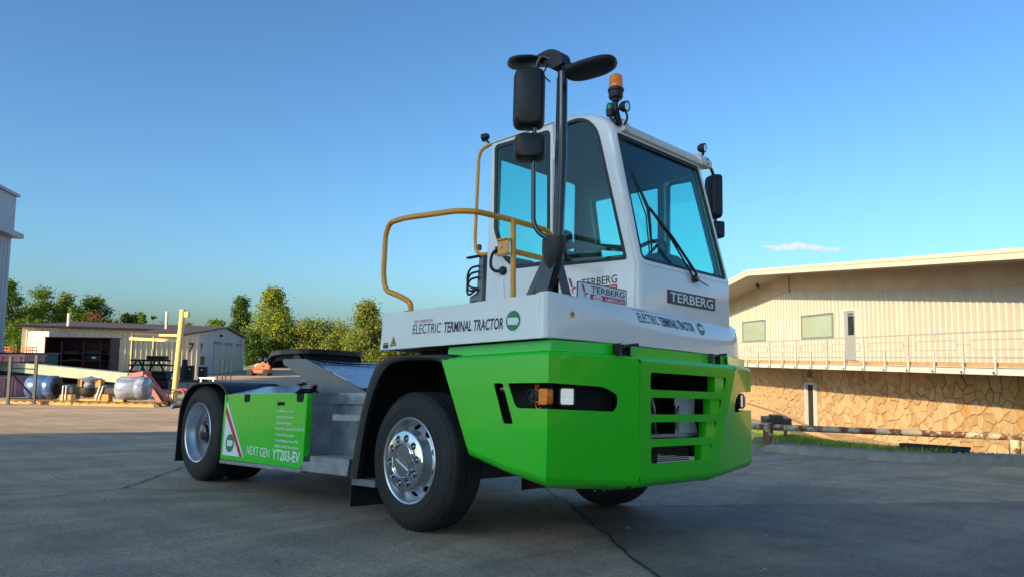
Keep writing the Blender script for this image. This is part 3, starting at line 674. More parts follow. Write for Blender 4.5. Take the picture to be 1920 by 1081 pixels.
pin = MB(); pin.lathe([(0, .20), (.020, .198), (.024, .185), (.018, .178), (.024, .17), (.017, .16), (.017, -.05), (0, -.05)], (4.83, 1.355, .578), (0, 0, 1), 16); part(pin, 'tow_pin', 'chrome')
part(MB().lathe([(.03, -.03), (.036, -.01), (.036, .0), (.0, .0)], (4.875, 1.38, .556), (0, 0, 1), 16), 'pin_latch', 'steel')
fan = MB(); fan.plate(rpoly([(1.39, .575), (1.70, .575), (1.655, .66), (1.645, .74), (1.66, .845), (1.40, .845), (1.385, .74)], .01), [], YZ(4.79), 0, .01); part(fan, 'foam_panel', 'cab_pale')
hs = MB(); hs.tube([(4.75, 1.15, .84), (4.77, 1.17, .76), (4.76, 1.19, .66), (4.74, 1.23, .58)], .011, 8, .05); part(hs, 'hose', 'steel')
for y in (1.0, 1.24): part(MB().lathe([(.05, 0), (.05, .012), (0, .012)], (4.66, y, .73), (1, 0, 0), 20), 'bay_grommet', 'black_plastic')
part(MB().box((4.62, .80, .575), (4.65, 1.30, .86)), 'bay_back_plate', 'cab_liner')
for (x, y) in ((4.985, .52), (4.975, 1.66)):
    br = MB(); br.box((x - .05, y - .055, 1.075), (x - .042, y + .055, 1.155)); br.box((x - .05, y - .055, 1.075), (x + .01, y - .047, 1.155)); br.box((x - .05, y + .047, 1.075), (x + .01, y + .055, 1.155)); br.tube([(x - .03, y + .02, 1.13), (x, y + .06, 1.15), (x + .01, y + .13, 1.158)], .010, 7); part(br, 'hood_hinge', 'black_paint')
part(MB().box((4.45, .16, 1.10), (4.70, 2.34, 1.166)), 'hood_bearer', 'black_matte')
for x, y in ((4.78, .50), (4.80, .57), (4.79, .64)): part(MB().lathe([(.008, 0), (.006, .01), (0, .012)], (x, y, .246), (0, 0, -1), 8), 'bolt', 'steel')

# --- white platform skirt
m = MB()
m.plate(rpoly([(3.118, 1.172), (4.722, 1.168), (4.728, 1.438), (3.142, 1.438)], .012, 3), [], XZ(0), 0, .006)
m.box((3.125, .006, 1.172), (3.131, .98, 1.43)); m.box((3.14, .0065, 1.428), (4.72, .06, 1.434)); m.box((3.13, .0065, 1.172), (4.72, .05, 1.178))
SK = part(m, 'platform_skirt', 'white_paint', bev=.004)
part(MB().box((3.14, .062, 1.405), (4.70, 1.0, 1.418)), 'platform_floor', 'grey_steel')
part(MB().box((3.2, .10, 1.24), (4.6, .95, 1.30)), 'platform_frame', 'black_matte')
text('NEXT GENERATION', (3.515, -.001, 1.345), (.205, 0, -.004), (.004, 0, .022), 'red_print', SK)
text('ELECTRIC', (3.505, -.001, 1.268), (.31, 0, -.008), (.006, 0, .070), 'dark_print', SK)
text('TERMINAL TRACTOR', (3.845, -.001, 1.259), (.58, 0, -.014), (.006, 0, .070), 'dark_print', SK, bold=.02)
flat(circ(4.511, 1.290, .063, 32), 'green_print', SK, -.0012, 'battery_badge')
flat(rpoly([(4.462, 1.267), (4.553, 1.262), (4.553, 1.308), (4.462, 1.312)], .006), 'white_print', SK, -.0024, 'badge_symbol')
flat([(4.554, 1.276), (4.561, 1.276), (4.561, 1.297), (4.554, 1.297)], 'white_print', SK, -.0024, 'badge_symbol')
flat([(3.240, 1.195), (3.322, 1.195), (3.281, 1.268)], 'dark_print', SK, -.0012, 'warning_triangle')
flat([(3.252, 1.2015), (3.310, 1.2015), (3.281, 1.254)], 'yellow_print', SK, -.0024, 'warning_face')
flat([(3.272, 1.208), (3.290, 1.208), (3.286, 1.225), (3.293, 1.235), (3.280, 1.228), (3.274, 1.234)], 'dark_print', SK, -.0036, 'warning_symbol')
flat([(3.158, 1.182), (3.222, 1.182), (3.222, 1.212), (3.158, 1.212)], 'dark_print', SK, -.0012, 'type_plate')
flat([(3.164, 1.216), (3.218, 1.216), (3.218, 1.224), (3.164, 1.224)], 'red_print', SK, -.0012, 'type_strip')
# moulded front of the skirt, lofted across the vehicle
def sksec(y, xb, zc, xt, zt, e=0.):
    xb, xt = xb, xt; zc = min(zc, zt - .012)
    pr = [(xb - .012, 1.166), (xb, 1.172), (xb, zc)]
    for q in (.15, .35, .6, .8, .92): 
        pr.append((xb + (xt - xb) * (1 - math.cos(q * 1.35)) / (1 - math.cos(1.35)), zc + (zt - zc) * math.sin(q * 1.35) / math.sin(1.35)))
    pr += [(xt, zt), (xt - .03, zt + .002), (xt - .03, zt - .02), (xb - .05, zc - .05), (xb - .03, 1.175)]
    return [(p[0], y, p[1]) for p in pr]
secs = [sksec(-.002, 4.732, 1.40, 4.732, 1.438), sksec(-.004, 4.775, 1.41, 4.772, 1.446), sksec(.006, 4.794, 1.41, 4.789, 1.448), sksec(.03, 4.806, 1.405, 4.796, 1.448), sksec(.08, 4.815, 1.385, 4.797, 1.446)]
for i in range(1, 13):
    t = i / 12; y = .08 + (2.22 - .08) * t
    bow = math.sin(t * math.pi) * .028
    secs.append(sksec(y, 4.815 + bow - .012 * t, 1.385 - .125 * min(1, t * 1.6) ** .8, 4.797 - .085 * t + bow * .3, 1.446 - .002 * t))
secs += [sksec(2.32, 4.785, 1.25, 4.705, 1.445), sksec(2.42, 4.750, 1.25, 4.69, 1.44), sksec(2.49, 4.715, 1.25, 4.66, 1.43)]
m = MB(); m.loft(secs); SF = part(m, 'front_skirt', 'white_paint', smooth=32)
m = MB(); m.plate(rpoly([(3.118, 1.172), (4.70, 1.172), (4.68, 1.43), (3.142, 1.43)], .012, 3), [], XZ(2.494), 0, .006); part(m, 'platform_skirt', 'white_paint')
part(MB().box((3.2, 1.0, 1.19), (4.68, 2.45, 1.24)), 'cab_floor_frame', 'black_matte')
# lettering on the sloping part of the front skirt, laid onto its surface
from mathutils.bvhtree import BVHTree
def drape(o, target, N, lift=.004):
    bt = BVHTree.FromPolygons([v.co for v in target.data.vertices], [p.vertices for p in target.data.polygons]); N = Vector(N).normalized()
    for v in o.data.vertices:
        h = bt.ray_cast(v.co + N * .3, -N)
        if h[0] is not None: v.co = h[0] + N * lift
    o.data.update(); return o
n3 = Vector((.78, -.1, .62))
drape(text('ELECTRIC', (4.833, .895, 1.332), (-.006, .245, -.004), (-.030, -.012, .058), 'dark_print', SF), SF, n3)
drape(text('TERMINAL TRACTOR', (4.826, 1.16, 1.326), (-.012, .47, -.006), (-.032, -.012, .056), 'dark_print', SF, bold=.02), SF, n3)
drape(text('NEXT GENERATION', (4.795, .865, 1.402), (-.004, .16, -.003), (-.010, -.004, .016), 'red_print', SF), SF, n3)
def sheet(poly, f, name, mat, lift):
    m_ = MB(); n_ = len(poly); cx_ = sum(p[0] for p in poly) / n_; cy_ = sum(p[1] for p in poly) / n_; rings = [[(cx_ + (p[0]-cx_)*k, cy_ + (p[1]-cy_)*k) for p in poly] for k in (1, .66, .33)]
    m_.v = [f(*p) for r_ in rings for p in r_] + [f(cx_, cy_)]; m_.f = [(j*n_+i, j*n_+(i+1) % n_, (j+1)*n_+(i+1) % n_, (j+1)*n_+i) for j in range(2) for i in range(n_)] + [(2*n_+i, 2*n_+(i+1) % n_, 3*n_) for i in range(n_)]
    return drape(m_.build(name, mat, SF, rake=True, smooth=0), SF, n3, lift)
fs_ = lambda u, v: (4.80 - v * .5, 1.735 + u, 1.352 + v * .85)
sheet(circ(0, 0, .050, 24), fs_, 'battery_badge', 'green_print', .003)
sheet(rpoly([(-.034, -.015), (.034, -.015), (.034, .015), (-.034, .015)], .004, 3), fs_, 'badge_symbol', 'white_print', .0045)
sheet(circ(0, 0, .022, 16), lambda u, v: (4.82, .205 + u, 1.322 + v), 'round_sticker', 'yellow_print', .0012)
sheet(circ(0, .004, .008, 10), lambda u, v: (4.82, .205 + u, 1.322 + v), 'sticker_symbol', 'dark_print', .0026)
# --- cab shell: lofted rounded body, windows cut out
def fx(z):                                   # front face by height
    if z <= 1.775: return 4.762
    if z <= 2.80: return 4.762 - .243 * (z - 1.775)
    t = (z - 2.80) / .25; return 4.513 - .061 * t - .36 * t ** 2.6
def cabsec(z, d=0., r=.055):
    x0, x1, y0, y1 = 3.165 + .012 * (z - 1.3) + d, fx(z) - d, 1.0 + d, 2.30 - .02 * (z - 1.3) - d
    e = max(0, (z - 2.93) / .12)
    if e: x0 += .03 * e * e; y0 += .05 * e * e; y1 -= .05 * e * e
    r = max(.012, r - d * .6); out = []
    for (cx_, cy_, a0) in ((x1 - r, y1 - r, 0), (x0 + r, y1 - r, 90), (x0 + r, y0 + r, 180), (x1 - r, y0 + r, 270)):
        for k in range(6): a = rad(a0 + 18 * k); out.append((cx_ + r * math.cos(a), cy_ + r * math.sin(a), z))
    return out
Z = [1.25, 1.6, 1.775, 1.82, 2.1, 2.4, 2.7, 2.80, 2.86, 2.91, 2.95, 2.985, 3.015, 3.035, 3.046]
m = MB(); m.loft([cabsec(z) for z in Z]); 
mi = MB(); mi.loft([cabsec(z, .045) for z in (1.30, 1.775, 2.1, 2.4, 2.7, 2.80, 2.86, 2.91, 2.95, 2.98)])
cab = part(m, 'cab_shell', 'white_paint', smooth=40); inner = part(mi, 'cutter', 'white_paint', smooth=0)
doorR = ([(3.262, 2.978), (3.895, 2.955), (3.925, 1.858), (3.54, 1.872), (3.405, 1.975), (3.285, 2.23)]); doorw = rpoly(doorR, .05, 4)
sideR = [(3.995, 2.975, .03), (4.215, 2.985, .12), (4.365, 2.86, .12), (4.648, 1.805, .03), (4.02, 1.838, .03)]; sidew = rpoly(sideR, .04, 5)
shieldR = [(1.045, 2.795, .03), (2.205, 2.800, .04), (2.235, 1.795, .05), (1.035, 1.795, .05)]; shield = rpoly(shieldR, .03, 4)
rearR = [(1.10, 2.93), (2.18, 2.93), (2.18, 1.90), (1.10, 1.90)]; rearw = rpoly(rearR, .06, 4)
leftAR = [(3.30, 2.76), (4.085, 2.75), (4.085, 1.85), (3.45, 1.85)]; leftA = rpoly(leftAR, .05, 4)
leftBR = [(4.15, 2.75), (4.42, 2.74), (4.655, 1.84), (4.15, 1.85)]; leftB = rpoly(leftBR, .03, 4)
cut = [inner]
for poly, mp, t0, t1 in ((doorw, XZ(1.0), -.06, .12), (sidew, XZ(1.0), -.06, .12), (shield, YZ(4.6), -.22, .3), (rearw, YZ(3.2), -.15, .12), (leftA, XZ(2.28), -.12, .12), (leftB, XZ(2.28), -.12, .12)):
    q = MB(); q.plate(poly, [], mp, t0, t1); cut.append(part(q, 'cutter', 'white_paint', smooth=0))
for c_ in cut:
    b_ = cab.modifiers.new('cut', 'BOOLEAN'); b_.operation = 'DIFFERENCE'; b_.object = c_; b_.solver = 'EXACT'
bpy.context.view_layer.update(); dg = bpy.context.evaluated_depsgraph_get()
me = bpy.data.meshes.new_from_object(cab.evaluated_get(dg)); cab.modifiers.clear(); old = cab.data; cab.data = me; bpy.data.meshes.remove(old)
for c_ in cut: bpy.data.objects.remove(c_)
me.polygons.foreach_set('use_smooth', [True] * len(me.polygons)); me.set_sharp_from_angle(angle=rad(32))
# inner lining gets the dark trim
me.materials.append(MATS['cab_liner'])
for p in me.polygons:
    c_ = p.center; z = c_.z - K_RAKE * c_.x
    if 1.27 < z < 3.0 and 3.20 < c_.x < fx(z) - .035 and 1.03 < c_.y < 2.26 - .02 * (z - 1.3) : p.material_index = 1
def gmapw(u, v, t): return (fx(min(v, 2.8)) - .012 - t, u, v)
def pane(poly, fmap, fr=.022, t=.006, name='window_pane', fm=None):
    def rin(d_): return rpoly([(*q, max(.008, (p[2] if len(p) > 2 else .045) - d_ * .6)) for p, q in zip(poly, inset([p[:2] for p in poly], d_))], .03, 4)
    g = MB(); g.plate(rin(-.004), [], fmap, .012, .012 + t); o = part(g, name, 'tinted_glass', cab, smooth=0)
    s_ = MB(); s_.plate(rin(-.003), [rin(fr)], fmap, -.004, .010); part(s_, 'window_seal', 'black_plastic', cab, smooth=0); return o
pane(sideR, XZ(1.0), .020); pane(shieldR, gmapw, .028, name='windscreen')
pane(rearR, lambda u, v, t: (3.19 + t, u, v), .03); pane(leftAR, lambda u, v, t: (u, 2.285 - t, v), .03); pane(leftBR, lambda u, v, t: (u, 2.285 - t, v), .03)
# door
dm = MB(); dm.plate(rpoly([(3.205, 1.455), (3.950, 1.455), (3.925, 3.000), (3.222, 3.000)], .03, 3), [doorw], XZ(.986), 0, .0135)
DOOR = part(dm, 'cab_door', 'white_paint', bev=.004)
g = MB(); g.plate(rpoly(inset(doorR, -.004), .05), [], XZ(.992), 0, .006); part(g, 'door_glass', 'tinted_glass', DOOR, smooth=0)
g = MB(); g.plate(rpoly(inset(doorR, -.003), .05), [rpoly(inset(doorR, .030), .035)], XZ(.984), 0, .0075); part(g, 'door_seal', 'black_plastic', DOOR, smooth=0)
h = MB(); h.tube([(3.36, .975, 2.05), (3.345, .93, 2.03), (3.335, .91, 1.97), (3.338, .91, 1.90), (3.36, .93, 1.865), (3.40, .965, 1.865)], .013, 8, .03); h.lathe([(.036, 0), (.036, .02), (.028, .03), (0, .032)], (3.415, .986, 1.868), (0, -1, 0), 18); h.box((3.335, .955, 2.005), (3.395, .986, 2.075)); part(h, 'door_handle', 'black_plastic', DOOR)
part(MB().tube([(3.415, .985, 1.80), (3.455, .984, 1.50)], .005, 6), 'door_swage', 'white_paint', DOOR)
for z in (2.75, 2.05): part(MB().tube([(3.948, .982, z - .06), (3.948, .982, z + .06)], .011, 8), 'door_hinge', 'white_paint', DOOR)
rl = MB(); rl.box((3.20, .975, 3.005), (3.97, .999, 3.014)); part(rl, 'rain_gutter', 'white_paint', cab)
# roof front beam with brackets
bm_ = MB(); secs = []
for y in (1.12, 1.3, 1.6, 1.9, 2.14, 2.22): secs.append([(4.492, y, 2.815), (4.532, y, 2.818), (4.535, y, 2.85), (4.50, y, 2.895), (4.46, y, 2.905), (4.455, y, 2.86)])
bm_.loft(secs); part(bm_, 'roof_beam', 'cream_white', cab, bev=.006)
for y0, y1 in ((1.10, 1.16), (2.20, 2.37)):
    p_ = MB(); p_.plate(rpoly([(4.44, 2.825), (4.545, 2.815), (4.550, 2.87), (4.50, 2.93), (4.44, 2.93)], .015), [], lambda u, v, t: (u, y0 + t, v), 0, y1 - y0); part(p_, 'roof_bracket', 'cream_white', cab, bev=.004)
for z in (2.84, 2.88): part(MB().lathe([(.009, 0), (.009, .006), (0, .008)], (4.545, 2.30, z), (1, 0, 0), 8), 'bolt', 'black_plastic', cab)
# front badge plate
bp_ = MB(); bp_.plate(rpoly([(1.345, 1.518), (2.020, 1.522), (2.020, 1.622), (1.345, 1.618)], .006), [], YZ(4.762), 0, .006); BD = part(bp_, 'name_plate', 'plate_dark', smooth=0)
text('TERBERG', (4.768, 1.375, 1.536), (0, .61, .003), (0, 0, .068), 'white_print', BD, bold=.012, N=(1, 0, 0))
for z in (1.770,): part(MB().box((4.752, 1.06, z - .004), (4.766, 2.24, z + .004)), 'windscreen_trim', 'white_paint', cab)
# side stickers on the cab and the small plate on the skirt
def logo(P, U, V, N, parent, sc=1.):
    P, U, V, N = Vector(P), Vector(U), Vector(V), Vector(N)
    fm = lambda u, v, t: tuple(P + U * u + V * v + N * (.0012 + t))
    MB().plate([(0, 1), (.10, .96), (.19, .46), (.12, .40)], [], fm, 0, .0006).build('logo_arrow', 'red_print', parent, rake=True, smooth=0)
    MB().plate([(.12, .30), (.22, .42), (.36, .40), (.20, .26)], [], fm, 0, .0006).build('logo_arrow', 'red_print', parent, rake=True, smooth=0)
    MB().plate([(.13, .28), (.19, .24), (.215, .0), (.20, .0)], [], fm, 0, .0006).build('logo_arrow', 'red_print', parent, rake=True, smooth=0)
logo((4.105, .9995, 1.60), (.25, 0, 0), (0, 0, .13), (0, -1, 0), cab)
text('TERBERG', (4.235, .9995, 1.647), (.33, 0, .0), (0, 0, .058), 'dark_print', cab, bold=.012)
flat([(4.235, 1.590), (4.565, 1.590), (4.565, 1.636), (4.235, 1.636)], 'red_print', cab, .9985, 'sticker_band')
text('AMERICAS', (4.40, .9975, 1.600), (.155, 0, 0), (0, 0, .028), 'white_print', cab, bold=.01)
pm = MB(); pm.plate(rpoly([(.335, 1.436), (.870, 1.436), (.870, 1.556), (.335, 1.556)], .012), [], YZ(4.742), 0, .004); PL = part(pm, 'sign_plate', 'dark_print', smooth=0)
pm = MB(); pm.plate(rpoly([(.342, 1.443), (.863, 1.443), (.863, 1.549), (.342, 1.549)], .010), [], YZ(4.7462), 0, .0008); part(pm, 'sign_face', 'white_print', PL, smooth=0)
logo((4.747, .375, 1.452), (0, .22, 0), (0, 0, .090), (1, 0, 0), PL)
text('TERBERG', (4.7475, .475, 1.498), (0, .365, 0), (0, 0, .040), 'dark_print', PL, bold=.012, N=(1, 0, 0))
MB().plate([(.47, 1.450), (.845, 1.450), (.845, 1.488), (.47, 1.488)], [], YZ(4.7475), 0, .0005).build('sign_band', 'red_print', PL, rake=True, smooth=0)
MB().plate(circ(.545, 1.469, .052, 24, .0175), [], YZ(4.7485), 0, .0005).build('sign_oval', 'white_print', PL, rake=True, smooth=0)
text('Taylor', (4.7492, .505, 1.460), (0, .08, 0), (0, 0, .017), 'red_print', PL, N=(1, 0, 0))
text('AMERICAS', (4.7484, .62, 1.457), (0, .21, 0), (0, 0, .024), 'white_print', PL, bold=.01, N=(1, 0, 0))
# wipers
w = MB(); w.tube([(4.785, 1.70, 1.735), (4.80, 1.69, 1.77), (4.755, 1.42, 2.02), (4.69, 1.215, 2.215)], .011, 8, .04); w.tube([(4.788, 1.66, 1.745), (4.76, 1.40, 2.0), (4.695, 1.225, 2.20)], .007, 6); w.lathe([(.03, 0), (.03, .03), (.018, .04), (0, .04)], (4.765, 1.70, 1.735), (1, 0, .2), 16)
WA = part(w, 'wiper_arm', 'black_paint')
b_ = MB(); b_.tube([(4.624, 1.09, 2.47), (4.655, 1.15, 2.34), (4.69, 1.20, 2.21), (4.73, 1.17, 2.05), (4.772, 1.13, 1.86)], [.006, .011, .013, .011, .006], 8); b_.tube([(4.60, 1.09, 2.50), (4.69, 1.175, 2.15), (4.756, 1.125, 1.85)], .005, 6); part(b_, 'wiper_blade', 'black_plastic', WA)
part(MB().tube([(4.79, 1.74, 1.73), (4.82, 1.79, 1.70), (4.82, 1.84, 1.69), (4.79, 1.83, 1.71), (4.78, 1.76, 1.735)], .004, 6, .03), 'washer_hose', 'black_plastic', WA)
# interior
st = MB(); st.plate(rpoly([(1.42, 1.42), (1.90, 1.42), (1.88, 1.95), (1.80, 2.12), (1.52, 2.12), (1.44, 1.95)], .08), [], lambda u, v, t: (3.42 + t + (2.1 - v) * .12, u, v), 0, .14); ST = part(st, 'driver_seat', 'seat_fabric', cab, bev=.03)
part(MB().box((3.55, 1.42, 1.42), (4.0, 1.90, 1.56)), 'seat_cushion', 'seat_fabric', cab, bev=.04)
hd = MB(); hd.plate(rpoly([(1.54, 2.15), (1.78, 2.15), (1.77, 2.32), (1.55, 2.32)], .05), [], lambda u, v, t: (3.40 + t, u, v), 0, .09); part(hd, 'headrest', 'seat_fabric', cab, bev=.02)
for y in (1.20, 2.05): part(MB().box((3.45, y - .04, 1.70), (3.85, y + .06, 1.76)), 'armrest', 'seat_fabric', cab, bev=.02)
part(MB().box((3.26, 1.10, 1.55), (3.36, 1.42, 2.02)), 'rear_console', 'black_plastic', cab, bev=.02)
ds = MB(); ds.loft([[(4.40, y, 1.32), (4.70, y, 1.32), (4.715, y, 1.74), (4.66, y, 1.80 + b), (4.50, y, 1.86 + b), (4.42, y, 1.80 + b)] for y, b in ((1.06, -.05), (1.25, -.02), (1.45, .06), (1.65, .12), (1.85, .06), (2.05, -.02), (2.22, -.05))]); part(ds, 'dashboard', 'cab_liner', cab, smooth=60)
sw = MB(); c_ = Vector((4.34, 1.65, 1.93)); ax = Vector((-.62, 0, .78)).normalized(); u_ = Vector((0, 1, 0)); v_ = ax.cross(u_)
sw.tube([c_ + (u_ * math.cos(2*math.pi*k/28) + v_ * math.sin(2*math.pi*k/28)) * .21 for k in range(28)], .016, 8, closed=True)
for q in (.5, 2.6, 4.7): sw.tube([c_, c_ + (u_ * math.cos(q) + v_ * math.sin(q)) * .2], .012, 6)
sw.tube([c_, c_ - ax * .35], .03, 8); part(sw, 'steering_wheel', 'black_plastic', cab)
for a0, b0 in (((3.98, 1.09, 2.02), (4.62, 1.13, 1.90)), ((3.98, 1.09, 1.86), (4.62, 1.13, 1.845)), ((4.30, 1.10, 1.95), (4.30, 1.10, 1.80))): part(MB().bar(a0, b0, .05, .045), 'grab_frame', 'black_plastic', cab, bev=.01)
part(MB().box((4.05, 1.35, 2.955), (4.25, 1.60, 2.972)), 'roof_vent', 'cab_pale', cab)

# --- lamps on the roof
def work_lamp(P, D, parent, lens='lamp_glass', r=.042):
    D = Vector(D).normalized(); m_ = MB(); m_.lathe([(0, -.045), (r*.55, -.045), (r*.95, -.02), (r, .02), (r*.88, .022), (r*.86, .012), (0, .012)], P, D, 24); o = part(m_, 'work_lamp', 'black_plastic', parent)
    l_ = MB(); l_.lathe([(r*.86, .013), (r*.7, .019), (0, .021)], P, D, 20); part(l_, 'lamp_lens', lens, o); return o
bc = MB(); bc.lathe([(.0, .0), (.048, .0), (.055, .012), (.055, .05), (.062, .058), (.062, .072), (.054, .082)], (4.49, 1.06, 3.065), (0, 0, 1), 28); bc.lathe([(.028, -.10), (.018, -.10), (.018, -.03), (.03, -.02), (.034, .0)], (4.49, 1.06, 3.065), (0, 0, 1), 16)
BE = part(bc, 'beacon', 'black_plastic', cab)
dm_ = MB(); dm_.lathe([(.053, .0), (.055, .01), (.054, .035), (.052, .038), (.052, .075), (.047, .096), (.03, .108), (0, .11)], (4.49, 1.06, 3.147), (0, 0, 1), 28); part(dm_, 'beacon_dome', 'amber_lens', BE)
bk = MB(); bk.bar((4.49, 1.06, 2.97), (4.50, 1.09, 2.86), .045, .03); bk.tube([(4.50, 1.08, 2.99), (4.56, 1.09, 2.965), (4.575, 1.10, 2.90), (4.54, 1.10, 2.855)], .009, 7, .04); bk.tube([(4.47, 1.04, 2.98), (4.45, 1.03, 2.93), (4.50, 1.06, 2.87)], .012, 7, .03); part(bk, 'beacon_bracket', 'black_plastic', BE)
gl = MB(); gl.lathe([(0, -.05), (.030, -.05), (.034, -.02), (.034, .0)], (4.455, 1.04, 2.985), (0, 0, 1), 18); GB = part(gl, 'signal_lamp', 'black_plastic', cab)
gl = MB(); gl.lathe([(.031, .0), (.031, .03), (.024, .044), (0, .048)], (4.455, 1.04, 2.986), (0, 0, 1), 18); part(gl, 'signal_dome', 'green_lens', GB)
work_lamp((4.555, 1.09, 2.995), (1, .05, -.1), cab)
work_lamp((4.47, 2.355, 3.015), (1, .25, -.1), cab)
part(MB().tube([(4.47, 2.355, 2.97), (4.48, 2.33, 2.93)], .012, 8), 'lamp_stalk', 'black_plastic', cab)
work_lamp((3.12, .99, 3.085), (-1, -.35, -.2), cab, r=.035)
part(MB().tube([(3.13, .99, 3.06), (3.17, 1.0, 3.03)], .010, 8), 'lamp_stalk', 'black_plastic', cab)

# --- right mirror mast
mm = MB(); mm.tube([(4.785, .10, 1.78), (4.80, .10, 2.30), (4.792, .10, 2.86)], .032, 14); mm.tube([(4.74, .13, 1.80), (4.745, .13, 2.85)], .022, 12)
MAST = part(mm, 'mirror_mast', 'black_paint')
fu = MB(); fu.loft([[(cx_ + a * math.cos(rad(q)), .11 + b * math.sin(rad(q)), z) for q in range(0, 360, 24)] for z, cx_, a, b in ((1.60, 4.74, .035, .035), (1.65, 4.735, .060, .05), (1.71, 4.735, .082, .055), (1.79, 4.74, .085, .058), (1.80, 4.742, .082, .056))]); part(fu, 'mast_socket', 'black_plastic', MAST)
lg = MB(); lg.loft([[(x + a, y - .03, z), (x + a, y + .03, z), (x - a, y + .03, z), (x - a, y - .03, z)] for x, y, z, a in ((4.655, .10, 1.42, .055), (4.69, .10, 1.50, .052), (4.735, .11, 1.64, .045))]); lg.bar((4.52, .12, 1.43), (4.665, .12, 1.66), .02, .05); lg.bar((4.78, .20, 1.43), (4.74, .15, 1.66), .03, .05); lg.bar((4.72, .16, 1.43), (4.735, .14, 1.55), .02, .03); part(lg, 'mast_leg', 'black_paint', MAST)
tu = MB(); tu.tube([(4.72, .10, 1.79), (4.655, .06, 1.83), (4.625, .04, 1.90), (4.622, .03, 2.3), (4.625, .03, 2.95), (4.66, .05, 3.0), (4.74, .09, 2.94)], .0155, 10, .06); part(tu, 'mirror_tube', 'black_paint', MAST)
def mirror_head(c, w, h, d, rot, name='mirror_housing', parent=None):
    """rounded housing: loft of rounded rectangles through its depth"""
    c = Vector(c); X = Vector((math.cos(rot), math.sin(rot), 0)); Y_ = Vector((-math.sin(rot), math.cos(rot), 0)); m_ = MB(); secs = []
    for t, s_ in ((-.5, .72), (-.42, .86), (-.2, .95), (.15, 1.), (.42, 1.), (.5, .97)):
        rp = rpoly([(-w/2*s_, -h/2*(s_*.5+.5)), (w/2*s_, -h/2*(s_*.5+.5)), (w/2*s_, h/2*(s_*.5+.5)), (-w/2*s_, h/2*(s_*.5+.5))], min(w, h) * .30, 6)
        secs.append([tuple(c + X * p[0] + Vector((0, 0, p[1])) + Y_ * (t * d)) for p in rp])
    m_.loft(secs); o = part(m_, name, 'black_plastic', parent or MAST, smooth=50)
    g_ = MB(); g_.plate(rpoly([(-w*.45, -h*.45), (w*.45, -h*.45), (w*.45, h*.45), (-w*.45, h*.45)], min(w, h) * .18, 4), [], lambda u, v, t: tuple(c + X * u + Vector((0, 0, v)) + Y_ * (d * .5 + t)), .0005, .003); part(g_, 'mirror_glass', 'chrome', o); return o
HR = rad(42)
mirror_head((4.597, -.0, 2.715), .205, .40, .115, HR)
mirror_head((4.612, -.0, 2.385), .205, .165, .12, HR)
hb = MB(); hb.plate(rpoly([(4.50, 3.00, .03), (4.60, 3.03, .05), (4.72, 3.035, .08), (4.81, 2.98, .06), (4.825, 2.90, .02), (4.73, 2.89, .01), (4.62, 2.965, .02)], .03), [], XZ(.06), 0, .085); part(hb, 'mast_head', 'black_plastic', MAST, bev=.02)
def disc_mirror(c, n_, a, b, dirv):
    c, n_, dv = Vector(c), Vector(n_).normalized(), Vector(dirv); dv = (dv - n_ * dv.dot(n_)).normalized(); e = n_.cross(dv); m_ = MB(); secs = []
    for t, s_ in ((-.032, .25), (-.03, .55), (-.022, .82), (-.008, .97), (.004, 1.), (.012, .97)):
        secs.append([tuple(c + dv * (a * s_ * math.copysign(abs(math.cos(q)) ** .75, math.cos(q))) + e * (b * s_ * math.copysign(abs(math.sin(q)) ** .75, math.sin(q))) - n_ * t) for q in [2*math.pi*k/28 for k in range(28)]])
    m_.loft(secs); o = part(m_, 'proximity_mirror', 'black_plastic', MAST, smooth=50)
    g_ = MB(); g_.plate(circ(0, 0, a * .9, 24, b * .9), [], lambda u, v, t: tuple(c + dv * u + e * v - n_ * (.012 + t)), .0005, .002); part(g_, 'mirror_glass', 'chrome', o)
disc_mirror((4.50, .03, 3.0), (-.1, .18, -1), .15, .10, (.72, -.62, 0))
disc_mirror((5.02, .10, 2.815), (.20, -.05, -1), .165, .10, (.9, .45, .2))
part(MB().tube([(4.80, .10, 2.885), (4.88, .10, 2.875), (4.96, .10, 2.845)], [.024, .022, .018], 10), 'mirror_arm', 'black_plastic', MAST)
part(MB().tube([(4.70, .06, 2.93), (4.69, .02, 2.85), (4.73, .05, 2.80)], .005, 6, .03), 'mirror_cable', 'black_plastic', MAST)
# left mirror
LM = part(MB().tube([(4.50, 2.36, 2.87), (4.46, 2.50, 2.875), (4.43, 2.60, 2.84), (4.43, 2.61, 2.60), (4.45, 2.61, 2.24)], .015, 9, .05), 'mirror_tube', 'black_paint')
mirror_head((4.425, 2.60, 2.635), .15, .40, .10, rad(-25), parent=LM); mirror_head((4.46, 2.61, 2.33), .09, .15, .09, rad(-25), parent=LM)

# --- yellow handrails
r = MB(); r.tube([(3.415, .045, 1.435), (3.405, .045, 1.51), (3.29, .04, 1.565), (3.10, .035, 1.63), (3.072, .03, 1.75), (3.072, .03, 2.06), (3.12, .03, 2.15), (3.30, .03, 2.155), (3.90, .03, 2.105), (4.0, .12, 2.10), (4.012, .465, 2.10), (3.985, .88, 2.10), (3.98, .955, 2.04), (3.99, .955, 1.93), (4.02, .88, 1.86), (4.035, .74, 1.86), (4.055, .44, 1.86)], .0205, 12, .055)
HRail = part(r, 'handrail', 'yellow_paint')
part(MB().tube([(4.04, .45, 2.10), (4.075, .44, 1.42)], .0205, 12), 'rail_post', 'yellow_paint', HRail)
bk = MB(); bk.box((3.985, .40, 1.93), (4.06, .415, 1.945)); bk.box((3.965, .375, 1.84), (4.07, .385, 1.94)); bk.box((3.965, .36, 1.832), (4.06, .43, 1.842)); bk.box((3.965, .36, 1.936), (4.06, .43, 1.946)); part(bk, 'rail_bracket', 'yellow_paint', HRail)
